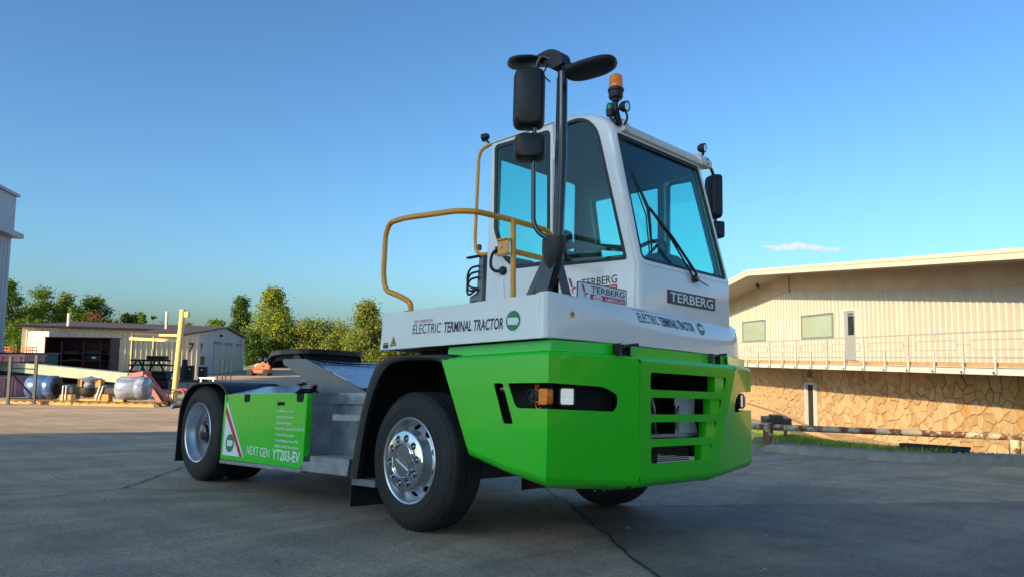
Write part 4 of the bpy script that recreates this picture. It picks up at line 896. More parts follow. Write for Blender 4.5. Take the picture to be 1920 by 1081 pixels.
part(MB().lathe([(.012, 0), (.012, .008), (0, .01)], (4.0, .375, 1.89), (0, -1, 0), 8), 'bolt', 'steel', HRail)
part(MB().box((3.36, .02, 1.4385), (3.46, .09, 1.446)), 'rail_foot', 'black_plastic', HRail)
part(MB().tube([(3.175, 1.02, 3.02), (3.08, 1.0, 2.99), (3.045, 1.0, 2.92), (3.035, 1.0, 2.18), (3.05, 1.0, 2.09), (3.10, 1.01, 2.05), (3.165, 1.03, 2.05)], .0155, 10, .06), 'grab_rail', 'yellow_paint')
# --- hose tower behind the cab
t_ = MB(); t_.plate(rpoly([(2.86, 1.42), (3.02, 1.42), (3.02, 2.10), (2.97, 2.10), (2.95, 1.75), (2.86, 1.72)], .02), [[(2.89, 1.50), (2.97, 1.50), (2.97, 1.68), (2.89, 1.68)]], XZ(1.12), 0, .05); HT = part(t_, 'hose_tower', 'grey_steel')
for k in range(3): part(MB().tube([(2.99, 1.10, 1.98 - k*.05), (2.90, 1.08, 1.97 - k*.05), (2.86, 1.08, 1.90 - k*.05), (2.88, 1.08, 1.80 - k*.04), (2.98, 1.10, 1.78)], .010, 7, .05), 'air_hose', 'black_plastic', HT)
part(MB().lathe([(.022, 0), (.022, .04), (.012, .05), (0, .05)], (2.985, 1.10, 2.12), (0, 0, 1), 12), 'hose_coupling', 'red_lens', HT)
part(MB().box((2.84, 1.08, 2.06), (2.99, 1.12, 2.075)), 'hose_bracket', 'black_matte', HT)
part(MB().tube([(2.93, 1.08, 1.44), (2.93, 1.08, 1.52)], .05, 12), 'air_filter', 'black_matte', HT)

# --- lifting boom with fifth wheel
sp = [(.215, 1.262), (.685, 1.247), (.79, 1.215), (1.85, .873), (1.95, .80), (1.10, .80), (1.016, .89), (.713, 1.02), (.40, 1.15), (.24, 1.20)]
for y in (.80, 1.67):
    part(MB().plate(rpoly(sp, .03, 3), [], XZ(y), 0, .03), 'boom_side', 'grey_steel', bev=.004)
tp = MB(); tp.add([(.72, .832, 1.236), (.86, .832, 1.196), (1.90, .832, .862), (1.90, 1.668, .862), (.86, 1.668, 1.196), (.72, 1.668, 1.236)], [(0, 1, 4, 5), (1, 2, 3, 4)]); TPL = part(tp, 'boom_plate', 'bright_zinc', smooth=0)
part(MB().tube([(.80, .835, 1.235), (.86, .90, 1.212), (.865, 1.25, 1.205), (.86, 1.6, 1.212), (.80, 1.665, 1.235)], .008, 7), 'grease_line', 'black_matte', TPL)
for y in (1.0, 1.17, 1.34, 1.5): part(MB().lathe([(.016, 0), (.014, .012), (0, .016)], (.82, y, 1.208), (.3, 0, 1), 10), 'bolt', 'steel', TPL)
tw = MB()
for i in range(26):
    for j in range(20):
        x_ = 1.0 + i * .033; y_ = .86 + j * .04 + (i % 2) * .02
        tw.obox((x_, y_, 1.1508 - (x_ - 1.0) * .3212), (.009, .006 if (i + j) % 2 else -.006, -.0029), (.0015, -.0025, 0), (0, 0, .0025))
tag(part(tw, 'tread_pattern', 'galvanised', TPL, smooth=0), kind='stuff')
fwp = rpoly([(.56, .86, .12), (.62, 1.25, .2), (.56, 1.64, .12), (.20, 1.72, .15), (-.18, 1.66, .12), (-.44, 1.52, .04), (-.30, 1.33, .06), (-.05, 1.29, .05), (-.05, 1.21, .05), (-.30, 1.17, .06), (-.44, .98, .04), (-.18, .84, .12), (.20, .78, .15)], .1, 4)
fm5 = MB(); fm5.plate(fwp, [], lambda u, v, t: (u, v, 1.365 - t - max(0, -u - .05) * .22), 0, .055); FWH = part(fm5, 'fifth_wheel', 'grease', bev=.012)
fm6 = MB(); fm6.plate(inset(fwp, .05), [], lambda u, v, t: (u, v, 1.315 - t - max(0, -u - .05) * .2), 0, .06); part(fm6, 'wheel_underframe', 'black_matte', FWH)
for y in (.86, 1.60): part(MB().plate([(-.02, 1.26), (.5, 1.26), (.40, 1.34), (.08, 1.34)], [], XZ(y), 0, .05), 'pedestal', 'grease', FWH)
for y in (.80, .87): part(MB().lathe([(.035, 0), (.035, .03), (0, .035)], (-.30 + y*.05, y, 1.27), (-.5, -1, 0), 12), 'release_knob', 'steel', FWH)
part(MB().bar((1.02, .70, .86), (1.08, .70, .97), .05, .03), 'lift_cylinder', 'chrome'); part(MB().box((1.0, .66, .80), (1.2, .78, .87)), 'cylinder_mount', 'black_matte')
# ------------------------------------------------------------------ right: metal and stone building with a raised walkway
M('cream_cladding', (.335, .33, .30), .5, var=.09, vs=2.2, stretch=(1, 1, .12), dirt=.12)
M('cream_trim', (.43, .415, .365), .5, var=.05, vs=3)
M('shade_tan_panel', (.34, .29, .215), .7, var=.16, vs=.8)  # upper cream wall under the eave, its shade put into the tan colour
M('stone_a', (.285, .195, .108), .85, var=.22, vs=5, bump=.35, bs=22)
M('stone_b', (.33, .23, .132), .85, var=.2, vs=5, bump=.35, bs=22)
M('stone_c', (.36, .26, .158), .85, var=.18, vs=5, bump=.35, bs=22)
M('stone_d', (.31, .18, .07), .85, var=.2, vs=5, bump=.35, bs=22)
M('mortar', (.25, .175, .10), .95, var=.15, vs=8)
M('pale_grey_paint', (.40, .42, .44), .5, var=.06, vs=5)
M('grey_door', (.22, .235, .26), .5)
M('tan_timber', (.30, .20, .11), .8, var=.25, vs=6)
M('window_blind', (.36, .40, .36), .8)
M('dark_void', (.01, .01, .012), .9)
glass('clear_glass', (.93, .965, .95))
def B(a, o, z): p = BP + BD_ * a + BN * o; return (p.x, p.y, z)
def bbox(m, a0, a1, o0, o1, z0, z1): 
    return m.add([B(a0,o0,z0),B(a1,o0,z0),B(a1,o1,z0),B(a0,o1,z0),B(a0,o0,z1),B(a1,o0,z1),B(a1,o1,z1),B(a0,o1,z1)], [(0,3,2,1),(4,5,6,7),(0,1,5,4),(1,2,6,5),(2,3,7,6),(3,0,4,7)])
RB = empty('workshop_building', B(8, BW, -1.7)); RBM = Matrix.Translation(RB.location)
tag(RB, 'cream ribbed-metal upper floor over a tan stone wall, with a railed walkway, on the right', 'building')
def rb(m, name, mat, parent=None, **k):
    o = m.build(name, mat, None, **k); o.parent = parent or RB
    o.matrix_parent_inverse = RBM.inverted() if not parent else Matrix(); return o
def ztop(a): return 3.366 + .0765 * a if a < 16.1 else 4.598 - .085 * (a - 16.1)
A0, A1 = -28, 24.5
core = MB(); bbox(core, A0, A1, BW + .06, BW + 14, -1.9, 3.2); rb(core, 'building_core', 'shade_tan_panel')
CL = MB(); bbox(CL, A0, A1, BW + .035, BW + .055, 1.0, 2.0); CL = rb(CL, 'wall_backing', 'cream_cladding')
nsh = int((A1 - A0) / .9)
for k in range(nsh):
    a0 = A0 + .9 * k; prof = []
    for j in range(3):
        q = a0 + .3 * j; prof += [(q, .0), (q + .20, .0), (q + .225, -.030), (q + .270, -.030), (q + .295, .0)]
    prof.append((a0 + .8985, .0))
    m = MB(); m.add([B(p, BW + o, 1.20) for p, o in prof] + [B(p, BW + o, ztop(p)) for p, o in prof], [(i, i + 1, len(prof) + i + 1, len(prof) + i) for i in range(len(prof) - 1)])
    rb(m, 'cladding_sheet', 'cream_cladding', smooth=0)
# band under the roof, per bay: eave shade on the wall painted as tan
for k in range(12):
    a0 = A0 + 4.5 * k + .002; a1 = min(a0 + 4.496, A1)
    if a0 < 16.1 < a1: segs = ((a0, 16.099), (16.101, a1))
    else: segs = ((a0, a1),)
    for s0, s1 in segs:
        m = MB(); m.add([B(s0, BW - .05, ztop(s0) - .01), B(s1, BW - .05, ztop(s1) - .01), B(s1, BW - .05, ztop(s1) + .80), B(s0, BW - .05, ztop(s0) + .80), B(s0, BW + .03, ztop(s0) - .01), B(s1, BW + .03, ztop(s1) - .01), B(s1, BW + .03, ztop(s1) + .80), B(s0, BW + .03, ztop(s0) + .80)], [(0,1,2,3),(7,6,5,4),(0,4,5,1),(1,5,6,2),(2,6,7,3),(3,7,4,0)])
        rb(m, 'gable_panel', 'shade_tan_panel', smooth=0)
m = MB(); bbox(m, 15.98, 16.08, BW - .14, BW - .06, 4.50, 5.40); rb(m, 'downpipe', 'shade_tan_panel')
def roofz(a): return 4.300 + .0800 * a if a < 16.2 else 5.596 - .100 * (a - 16.2)
m = MB(); aa = [-30, 16.2, 30]
ring = []
for a_ in aa: ring.append([B(a_, 0, roofz(a_) - .02), B(a_, 0, roofz(a_) - .30), B(a_, .06, roofz(a_) - .30), B(a_, .06, roofz(a_) - .22), B(a_, 16, roofz(a_) - .22), B(a_, 16, roofz(a_)), B(a_, .12, roofz(a_))])
m.loft(ring); RF = rb(m, 'roof', 'cream_trim', smooth=0)
m = MB()
for s0, s1 in ((-30, 16.2), (16.2, 30)):
    for (dz, dz2, o0) in ((-.02, -.14, -.05), (-.15, -.31, -.035)):
        m.add([B(s0, o0, roofz(s0) + dz), B(s1, o0, roofz(s1) + dz), B(s1, o0, roofz(s1) + dz2), B(s0, o0, roofz(s0) + dz2), B(s0, -.002, roofz(s0) + dz), B(s1, -.002, roofz(s1) + dz), B(s1, -.002, roofz(s1) + dz2), B(s0, -.002, roofz(s0) + dz2)], [(0,1,2,3),(7,6,5,4),(0,4,5,1),(1,5,6,2),(2,6,7,3),(3,7,4,0)])
rb(m, 'fascia_gutter', 'cream_trim', smooth=0)
so_ = MB()
for k in range(200):
    a_ = -16 + k * .225
    if abs(a_ - 16.2) < .15 or a_ > 28: continue
    so_.add([B(a_, .08, roofz(a_) - .245), B(a_ + .11, .08, roofz(a_ + .11) - .245), B(a_ + .11, BW, roofz(a_ + .11) - .245), B(a_, BW, roofz(a_) - .245), B(a_, .08, roofz(a_) - .222), B(a_ + .11, .08, roofz(a_ + .11) - .222), B(a_ + .11, BW, roofz(a_ + .11) - .222), B(a_, BW, roofz(a_) - .222)], [(0,1,2,3),(7,6,5,4),(0,4,5,1),(1,5,6,2),(2,6,7,3),(3,7,4,0)])
tag(rb(so_, 'soffit_ribs', 'cream_trim', smooth=0), kind='stuff')
m = MB(); c_ = Vector(B(18.2, 1.3, 4.98)); m.lathe([(.0, -.12), (.10, -.1), (.13, .0), (.0, .02)], c_, (-.4, -.6, -.6), 14); m.tube([c_, c_ + Vector((0, 0, .3))], .02, 6); rb(m, 'floodlight', 'black_plastic')
# windows and door upstairs
def window(a0, a1, z0, z1):
    e = MB(); 
    for s in ((a0, a1, z0, z0 + .07), (a0, a1, z1 - .07, z1), (a0, a0 + .06, z0 + .07, z1 - .07), (a1 - .06, a1, z0 + .07, z1 - .07)): bbox(e, s[0], s[1], BW - .075, BW + .02, s[2], s[3])
    w = rb(e, 'window', 'grey_steel', smooth=0)
    def sub(m, n, mat): o = m.build(n, mat, None, smooth=0); o.parent = w; return o
    g = MB(); bbox(g, a0 + .06, a1 - .06, BW - .052, BW - .046, z0 + .07, z1 - .07); sub(g, 'pane', 'clear_glass')
    n = max(6, int((a1 - a0) / .13))
    for i in range(n):
        q = a0 + .07 + (a1 - a0 - .14) * i / n; bl = MB(); bl.add([B(q, BW - .036, z0 + .075), B(q + (a1-a0-.14)/n - .008, BW - .042, z0 + .075), B(q + (a1-a0-.14)/n - .008, BW - .042, z1 - .075), B(q, BW - .036, z1 - .075)], [(0, 1, 2, 3)]); sub(bl, 'blind_slat', 'window_blind')
    return w
window(18.75, 21.7, 2.26, 3.38); window(12.1, 14.9, 2.27, 3.35)
m = MB(); bbox(m, 10.28, 11.17, BW - .06, BW + .02, 1.33, 3.32); D_ = rb(m, 'balcony_door', 'grey_door', smooth=0)
def dsub(m, n, mat, par): o = m.build(n, mat, None, smooth=0); o.parent = par; return o
for s in ((10.20, 10.28, 1.33, 3.40), (11.17, 11.25, 1.33, 3.40), (10.28, 11.17, 3.325, 3.40)): q = MB(); bbox(q, s[0], s[1], BW - .09, BW + .02, s[2], s[3]); dsub(q, 'door_frame', 'pale_grey_paint', D_)
q = MB(); bbox(q, 10.42, 10.86, BW - .068, BW - .0605, 2.35, 3.12); dsub(q, 'door_glazing', 'black_paint', D_)
q = MB(); q.tube([B(11.08, BW - .10, 2.25), B(11.0, BW - .10, 2.25)], .02, 8); dsub(q, 'door_handle', 'steel', D_)
q = MB(); q.bar(B(10.45, BW - .11, 3.22), B(10.8, BW - .09, 3.20), .05, .06); dsub(q, 'door_closer', 'steel', D_)
# walkway
m = MB(); bbox(m, A0, A1, .0, BW - .04, 1.10, 1.30); rb(m, 'walkway_slab', 'tan_timber', smooth=0)
m = MB(); bbox(m, A0, A1, -.10, -.002, .975, 1.175); bbox(m, A0, A1, -.14, -.102, .975, .99); bbox(m, A0, A1, -.14, -.102, 1.16, 1.175); rb(m, 'edge_channel', 'pale_grey_paint', smooth=0)
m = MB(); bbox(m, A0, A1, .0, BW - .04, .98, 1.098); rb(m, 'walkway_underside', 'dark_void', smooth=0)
RL = MB()
for z in (2.12, 1.43): RL.bar(B(A0, -.12, z), B(A1, -.12, z), .045, .045)
M('rail_grey', (.24, .25, .26), .5, var=.08, vs=4)
RL = rb(RL, 'railing', 'rail_grey', smooth=0)
def rsub(m, n, mat='rail_grey'): o = m.build(n, mat, None, smooth=0); o.parent = RL; return o
k = -11
while 1.23 + 2.484 * k < A1 - .5:
    af = 1.23 + 2.484 * k; am = af - 1.242; k += 1
    if af < A0 + 2: continue
    rsub(MB().bar(B(af, -.162, 1.0), B(af, -.162, 2.10), .045, .05), 'railing_post')
    rsub(MB().bar(B(am, -.162, 1.0), B(am, -.162, 1.62), .045, .05), 'railing_post'); rsub(MB().bar(B(am, -.12, 1.93), B(am, -.12, 2.10), .03, .03), 'railing_stub')
    fr = MB(); 
    for z in (1.64, 1.91): fr.bar(B(am - .93, -.12, z), B(am + .93, -.12, z), .028, .028)
    for s in (-.93, .93): fr.bar(B(am + s, -.12, 1.654), B(am + s, -.12, 1.896), .028, .028)
    rsub(fr, 'railing_frame'); rsub(MB().bar(B(af - .30, -.12, 1.79), B(af + .30, -.12, 1.79), .028, .028), 'railing_stub')
    for q in (af, am): rsub(MB().tube([B(q + .05, -.15, 1.03), B(q + .05, -.20, 1.03)], .03, 6), 'anchor_bolt', 'black_matte')
# crazy-paved stone wall: every stone its own piece
SWL = MB(); bbox(SWL, A0, A1, BW + .03, BW + .055, -2.0, 1.0); SW = rb(SWL, 'stone_wall', 'mortar', smooth=0)
def voronoi_cells(pts, bnd):
    cells = []
    for i, p in enumerate(pts):
        poly = [(bnd[0], bnd[2]), (bnd[1], bnd[2]), (bnd[1], bnd[3]), (bnd[0], bnd[3])]
        nb = sorted(range(len(pts)), key=lambda j: (pts[j][0]-p[0])**2 + (pts[j][1]-p[1])**2)[1:16] if len(pts) < 700 else []
        for j in nb:
            q = pts[j]; mx, my = (p[0]+q[0])/2, (p[1]+q[1])/2; nx_, ny_ = q[0]-p[0], q[1]-p[1]; out = []
            for a_ in range(len(poly)):
                s, t = poly[a_], poly[(a_+1) % len(poly)]; ds = (s[0]-mx)*nx_ + (s[1]-my)*ny_; dt = (t[0]-mx)*nx_ + (t[1]-my)*ny_
                if ds <= 0: out.append(s)
                if (ds < 0 < dt) or (dt < 0 < ds): u_ = ds / (ds - dt); out.append((s[0]+(t[0]-s[0])*u_, s[1]+(t[1]-s[1])*u_))
            poly = out
            if len(poly) < 3: break
        if len(poly) >= 3: cells.append((p, poly))
    return cells
rs = random.Random(3); pts = []
a_ = -2.0
for i in range(69):
    for j in range(8):
        if rs.random() < .12: continue
        if rs.random() < .13: pts.append((-2.0 + i * .385 + rs.uniform(.08, .26), -1.75 + j * .335 + rs.uniform(-.2, .2)))
        pts.append((-2.0 + i * .385 + (j % 2) * .19 + rs.uniform(-.19, .19), -1.75 + j * .335 + rs.uniform(-.16, .16)))
cells = voronoi_cells(pts, (-2.2, A1, -1.95, .972))
cells.sort(key=lambda c: abs(c[0][0] - 6.0) if c[0][0] > -.5 else 99)
rest = MB(); nst = 0
for (p, poly) in cells:
    ar = abs(sum(poly[i][0]*poly[(i+1) % len(poly)][1] - poly[(i+1) % len(poly)][0]*poly[i][1] for i in range(len(poly)))) / 2
    if ar < .022: continue
    cl_ = [q for i, q in enumerate(poly) if math.hypot(q[0]-poly[i-1][0], q[1]-poly[i-1][1]) > .045]
    if len(cl_) < 3: continue
    pl = inset(cl_, .010 + rs.uniform(0, .007))
    if 13.55 < p[0] < 14.8 and p[1] < .40: continue
    pr = .022 + rs.uniform(0, .038); tl = rs.uniform(-.05, .05), rs.uniform(-.05, .05)
    cx_, cy_ = p; ins_ = [(cx_ + (q[0]-cx_)*.90, cy_ + (q[1]-cy_)*.90) for q in pl]; n = len(pl)
    V = [B(q[0], BW + .03, q[1]) for q in pl] + [B(q[0], BW + .03 - pr * .7, q[1]) for q in pl] + [B(q[0], BW + .03 - pr - (q[0]-cx_)*tl[0] - (q[1]-cy_)*tl[1], q[1]) for q in ins_]
    Fc = [(i, (i+1) % n, n+(i+1) % n, n+i) for i in range(n)] + [(n+i, n+(i+1) % n, 2*n+(i+1) % n, 2*n+i) for i in range(n)] + [tuple(2*n+i for i in range(n))]
    if nst < 300 and len(pl) >= 3:
        st_ = MB().add(V, Fc); dsub(st_, 'stone', rs.choice(['stone_a', 'stone_b', 'stone_b', 'stone_c', 'stone_c', 'stone_a'] + (['stone_d'] if rs.random() < .25 else [])), SW); nst += 1
    else: rest.add(V, Fc)
o = dsub(rest, 'stone_field', 'stone_b', SW); tag(o, kind='stuff')
m = MB(); bbox(m, 13.95, 14.52, BW + .0, BW + .02, -1.7, .22); SD = rb(m, 'ground_floor_door', 'dark_void', smooth=0)
for s in ((13.72, 13.80, -1.7, .32), (14.50, 14.62, -1.7, .32), (13.80, 14.50, .24, .32)): q = MB(); bbox(q, s[0], s[1], BW - .12, BW + .02, s[2], s[3]); dsub(q, 'door_frame', 'pale_grey_paint', SD)
q = MB(); bbox(q, 14.1, 14.3, BW - .16, BW - .02, .55, .80); bbox(q, 14.14, 14.26, BW - .20, BW - .16, .60, .72); rb(q, 'wall_lantern', 'grey_steel', smooth=0)
# sloping parapet of the ramp in front of the wall
m = MB(); m.add([B(17.5, .2, -1.9), B(9.0, .2, -1.9), B(9.0, .2, -1.62), B(14.5, .2, -.98), B(17.5, .2, -.80), B(17.5, .5, -1.9), B(9.0, .5, -1.9), B(9.0, .5, -1.62), B(14.5, .5, -.98), B(17.5, .5, -.80)], [(0,1,2,3,4),(9,8,7,6,5),(0,5,6,1),(1,6,7,2),(2,7,8,3),(3,8,9,4),(4,9,5,0)])
tag(m.build('ramp_parapet', 'stone_b', smooth=0), 'low sloping stone parapet beside the ramp below the stone wall', 'wall')

# ------------------------------------------------------------------ kerb, verge, pipe barrier
M('kerb_concrete', (.20, .19, .17), .9, var=.3, vs=4, bump=.5, bs=40, world=True)
M('verge_soil', (.115, .165, .028), .95, col2=(.13, .105, .07), thr=(.52, .66), vs=1.6, bump=.6, bs=30, world=True)
M('grass_green', (.15, .235, .03), .7, var=.45, vs=2.5, world=True)
M('gravel', (.24, .23, .22), .9, var=.5, vs=14, world=True)
kp = fillet([Vector((p[0], p[1], 0)) for p in ((.35, 11.25), (.90, 10.62), (2.43, 10.42), (3.71, 10.66), (4.85, 11.80), (6.6, 14.2), (10.5, 20.5))], .8, 6)
m = MB(); secs = []; run = 0
P = []
for a_, b_ in zip(kp[:-1], kp[1:]):
    n = max(1, int((b_ - a_).length / .25)); P += [a_.lerp(b_, i / n) for i in range(n)]
P.append(kp[-1])
for i, p in enumerate(P):
    t = (P[min(i+1, len(P)-1)] - P[max(i-1, 0)]).normalized(); n_ = Vector((-t.y, t.x, 0)); run += .25
    h = .15 * sstep(0, 1.6, run) + .012 * mnoise.noise(p * 2.); z0 = zg(p.x, p.y)
    pr = [(.0, -.06), (.005 + .008 * mnoise.noise(p * 3.3), h * .8), (.035, h), (.30, h + .005), (.34, h - .03), (.34, -.1)]
    secs.append([(p.x + n_.x * d, p.y + n_.y * d, z0 + z) for d, z in pr])
m.loft(secs); tag(m.build('kerb', 'kerb_concrete', smooth=50), kind='structure')
# verge behind the kerb: soil and grass sheet, blades, loose stones
edge = [Vector((-4.5, 19.5)), Vector((-2.2, 15.2)), Vector((-.5, 12.6))] + [Vector((p.x, p.y)) for p in P[::2]]
edge2 = []
for i, p in enumerate(edge):
    t = (edge[min(i+1, len(edge)-1)] - edge[max(i-1, 0)]).normalized(); edge2.append(p + Vector((-t.y, t.x)) * .30)
def edged(x, y):                       # signed distance behind the kerb line
    best = 1e9; sg = 1; q = Vector((x, y))
    for a_, b_ in zip(edge2[:-1], edge2[1:]):
        ab = b_ - a_; t = max(0, min(1, (q - a_).dot(ab) / ab.length_squared)); d_ = (q - (a_ + ab * t)).length
        if d_ < best: best = d_; c = ab.x * (q.y - a_.y) - ab.y * (q.x - a_.x); sg = 1 if c > 0 else -1
    return best * sg
def hv(x, y, dk): return zg(x, y) + .135 * (1 - sstep(0, 3.5, dk)) + .03 * mnoise.noise(Vector((x, y, 0)) * .9) + .014
FHd, RHd = Vector((-.7022, .7120)), Vector((.7120, .7022))
def dl(d, l): return Vector((CW.x, CW.y)) + FHd * d + RHd * l
m = MB(); nd, nl = 44, 56
for i in range(nd + 1):
    for j in range(nl + 1):
        p = dl(12 + 11.5 * (i / nd) ** 1.2, 2.2 + 13.5 * j / nl); dk = edged(p.x, p.y); z = hv(p.x, p.y, dk) if dk > -.08 else zg(p.x, p.y) - .25
        m.v.append((p.x, p.y, z))
m.f = [(i*(nl+1)+j, i*(nl+1)+j+1, (i+1)*(nl+1)+j+1, (i+1)*(nl+1)+j) for i in range(nd) for j in range(nl)]
tag(m.build('verge', 'verge_soil', smooth=60), kind='structure')
gr = MB(); r_ = random.Random(5); cnt = 0
for i in range(75000):
    d_ = 13 + 8.5 * r_.random(); u_ = 1365 + 420 * r_.random(); l_ = (u_ - 960) / FPX * d_
    if u_ > 1600 and d_ > 17.8 - (u_ - 1600) * .015: continue
    p = dl(d_, l_); dk = edged(p.x, p.y)
    if dk < .18 or (dk < .8 and r_.random() > dk): continue
    z = hv(p.x, p.y, dk); h = r_.uniform(.05, .12) * (1.5 if r_.random() < .06 else 1); a_ = r_.uniform(0, 6.28); w_ = .012; lx, ly = math.cos(a_), math.sin(a_); bx_, by_ = r_.gauss(0, .04), r_.gauss(0, .04)
    gr.v += [(p.x - lx*w_, p.y - ly*w_, z - .02), (p.x + lx*w_, p.y + ly*w_, z - .02), (p.x + bx_, p.y + by_, z + h)]; o_ = len(gr.v); gr.f.append((o_-3, o_-2, o_-1))
me = bpy.data.meshes.new('grass'); me.from_pydata(gr.v, [], gr.f); tag(link('grass', me, 'grass_green', smooth=0), 'short sunlit grass on the bank behind the kerb', 'grass', kind='stuff')
sv = MB()
for i in range(3000):
    d_ = 12.5 + 3.5 * r_.random(); l_ = 2.5 + 9 * r_.random(); p = dl(d_, l_); dk = edged(p.x, p.y)
    if not .02 < dk < .75: continue
    s = r_.uniform(.008, .03); a_ = r_.uniform(0, 3); sv.obox((p.x, p.y, hv(p.x, p.y, dk)), (s*math.cos(a_), s*math.sin(a_), s*.3), (-s*.7*math.sin(a_), s*.7*math.cos(a_), 0), (0, s*.2, s*.6))
tag(sv.build('gravel', 'gravel', smooth=0), 'loose gravel scattered along the back of the kerb', 'gravel', kind='stuff')
M('flaking_paint', (.38, .35, .24), .6, col2=(.12, .048, .025), thr=(.48, .54), vs=4.5, bump=.2, bs=30, world=True)
PB = empty('pipe_barrier', tuple(at(1438, 838, 14.8))); tag(PB, 'rusty cream-painted pipe barrier on stub posts behind the kerb', 'barrier')
def wpart(m, name, mat, root, **k):
    o = m.build(name, mat, None, **k); o.parent = root; o.matrix_parent_inverse = Matrix.Translation(root.location).inverted(); return o
p1, p2 = at(1440, 799, 14.8), at(1902, 818, 14.1)
dpi = (p2 - p1); p0_, p3_ = p1 - dpi * .42, p2 + dpi * .8
wpart(MB().tube([p0_, p1 - dpi * .012], .058, 14), 'pipe', 'flaking_paint', PB); wpart(MB().tube([p1 + dpi * .012, p2 + dpi * .015, p3_], .060, 14), 'pipe', 'flaking_paint', PB)
for p, h in ((p1, .08), (p2, -.045)):
    g_ = Vector((p.x, p.y, -1.0)); wpart(MB().tube([Vector((p.x, p.y, p.z - .62)), Vector((p.x, p.y, p.z + h))], .098, 16), 'post', 'flaking_paint', PB)
q = MB(); c_ = at(1455, 787, 16.2); q.obox(c_, RW * .26, FW * .2, (0, 0, .07)); q.obox(c_ + Vector((0, 0, .09)), RW * .12, FW * .1, (0, 0, .03)); q.bar(c_ - RW * .25 - Vector((0, 0, .6)), c_ - RW * .25, .05, .05); q.bar(c_ + RW * .2 - Vector((0, 0, .6)), c_ + RW * .2, .05, .05)
tag(q.build('valve_box', 'grease', smooth=0), 'black weathered metal box standing behind the barrier post', 'box')
M('dark_timber', (.018, .013, .011), .85, var=.4, vs=14)
q = MB(); c_ = at(1750, 838, 13.45); dk = (at(1802, 846, 13.25) - at(1700, 839, 13.65)).normalized()
for i in range(2): q.obox(c_ + Vector((0, 0, -.03 + .055 * i)) + BN * .02 * i, dk * .50, BN * .07, (0, 0, .026))
tag(q.build('timber_block', 'dark_timber', smooth=0), 'short dark timber block lying along the top of the kerb', 'timber')

# ------------------------------------------------------------------ buildings at the back left, behind the viewpoint and far left
M('grey_cladding', (.40, .43, .47), .5, var=.05, vs=.6)
M('old_white_cladding', (.50, .49, .44), .55, var=.07, vs=.5)
M('cream_siding', (.60, .55, .40), .55, var=.07, vs=.6)
M('maroon_roof', (.065, .040, .030), .6, var=.3, vs=1.5)
M('maroon_steel', (.075, .010, .016), .5, var=.2, vs=2)
M('beige_door', (.46, .43, .34), .55)
M('yellow_steel', (.58, .45, .17), .5, var=.1, vs=3)
def ribwall(m, p, q, z0, z1, pitch=.45, d=.035, side=1, ztopf=None):
    p, q = Vector(p), Vector(q); L = (q - p).length; t = (q - p) / L; n_ = Vector((t.y, -t.x)) * side; k = int(L / pitch); prof = []
    for i in range(k):
        s = L * i / k; w_ = L / k
        prof += [(s, 0), (s + w_ * .7, 0), (s + w_ * .76, d), (s + w_ * .93, d), (s + w_ * .99, 0)]
    prof.append((L, 0)); V0 = []; V1 = []
    for s, o in prof:
        c = p + t * s + n_ * o; V0.append((c.x, c.y, z0)); V1.append((c.x, c.y, ztopf(s / L) if ztopf else z1))
    N = len(prof); m.add(V0 + V1, [(i, i+1, N+i+1, N+i) for i in range(N-1)])
# factory hall behind the viewpoint (unseen, inferred from its shade, sized for the light)
WH = empty('factory_hall', (4, -30, .4)); tag(WH, 'unseen pale metal hall behind the viewpoint, shaped to shade the yard', 'hall')
m = MB(); ribwall(m, (-8.1, -30), (15.5, -30), -.3, 15.0, .8, .05, -1); m.add([(-8.1, -30, -.3), (-8.1, -60, -.3), (-8.1, -60, 15.), (-8.1, -30, 15.), (15.5, -30, -.3), (15.5, -60, -.3), (15.5, -60, 15.), (15.5, -30, 15.)], [(0, 1, 2, 3), (4, 5, 6, 7), (1, 5, 6, 2)])
wpart(m, 'wall', 'old_white_cladding', WH, smooth=0)
m = MB(); m.add([(-8.1, -29.8, 15.02), (15.7, -29.8, 15.02), (15.7, -60.3, 15.02), (-8.1, -60.3, 15.02), (-8.1, -29.8, 15.3), (15.7, -29.8, 15.3), (15.7, -45, 16.6), (-8.1, -45, 16.6), (15.7, -60.3, 15.3), (-8.1, -60.3, 15.3)], [(0,1,2,3),(4,5,6,7),(7,6,8,9),(0,4,5,1),(3,2,8,9),(0,3,9,7,4),(1,5,6,8,2)]); wpart(m, 'roof', 'grey_steel', WH, smooth=0)
for x in (-4, 4): wpart(MB().box((x, -29.9, -.1), (x + 5, -29.75, 5.2)), 'roller_door', 'pale_grey_paint', WH)
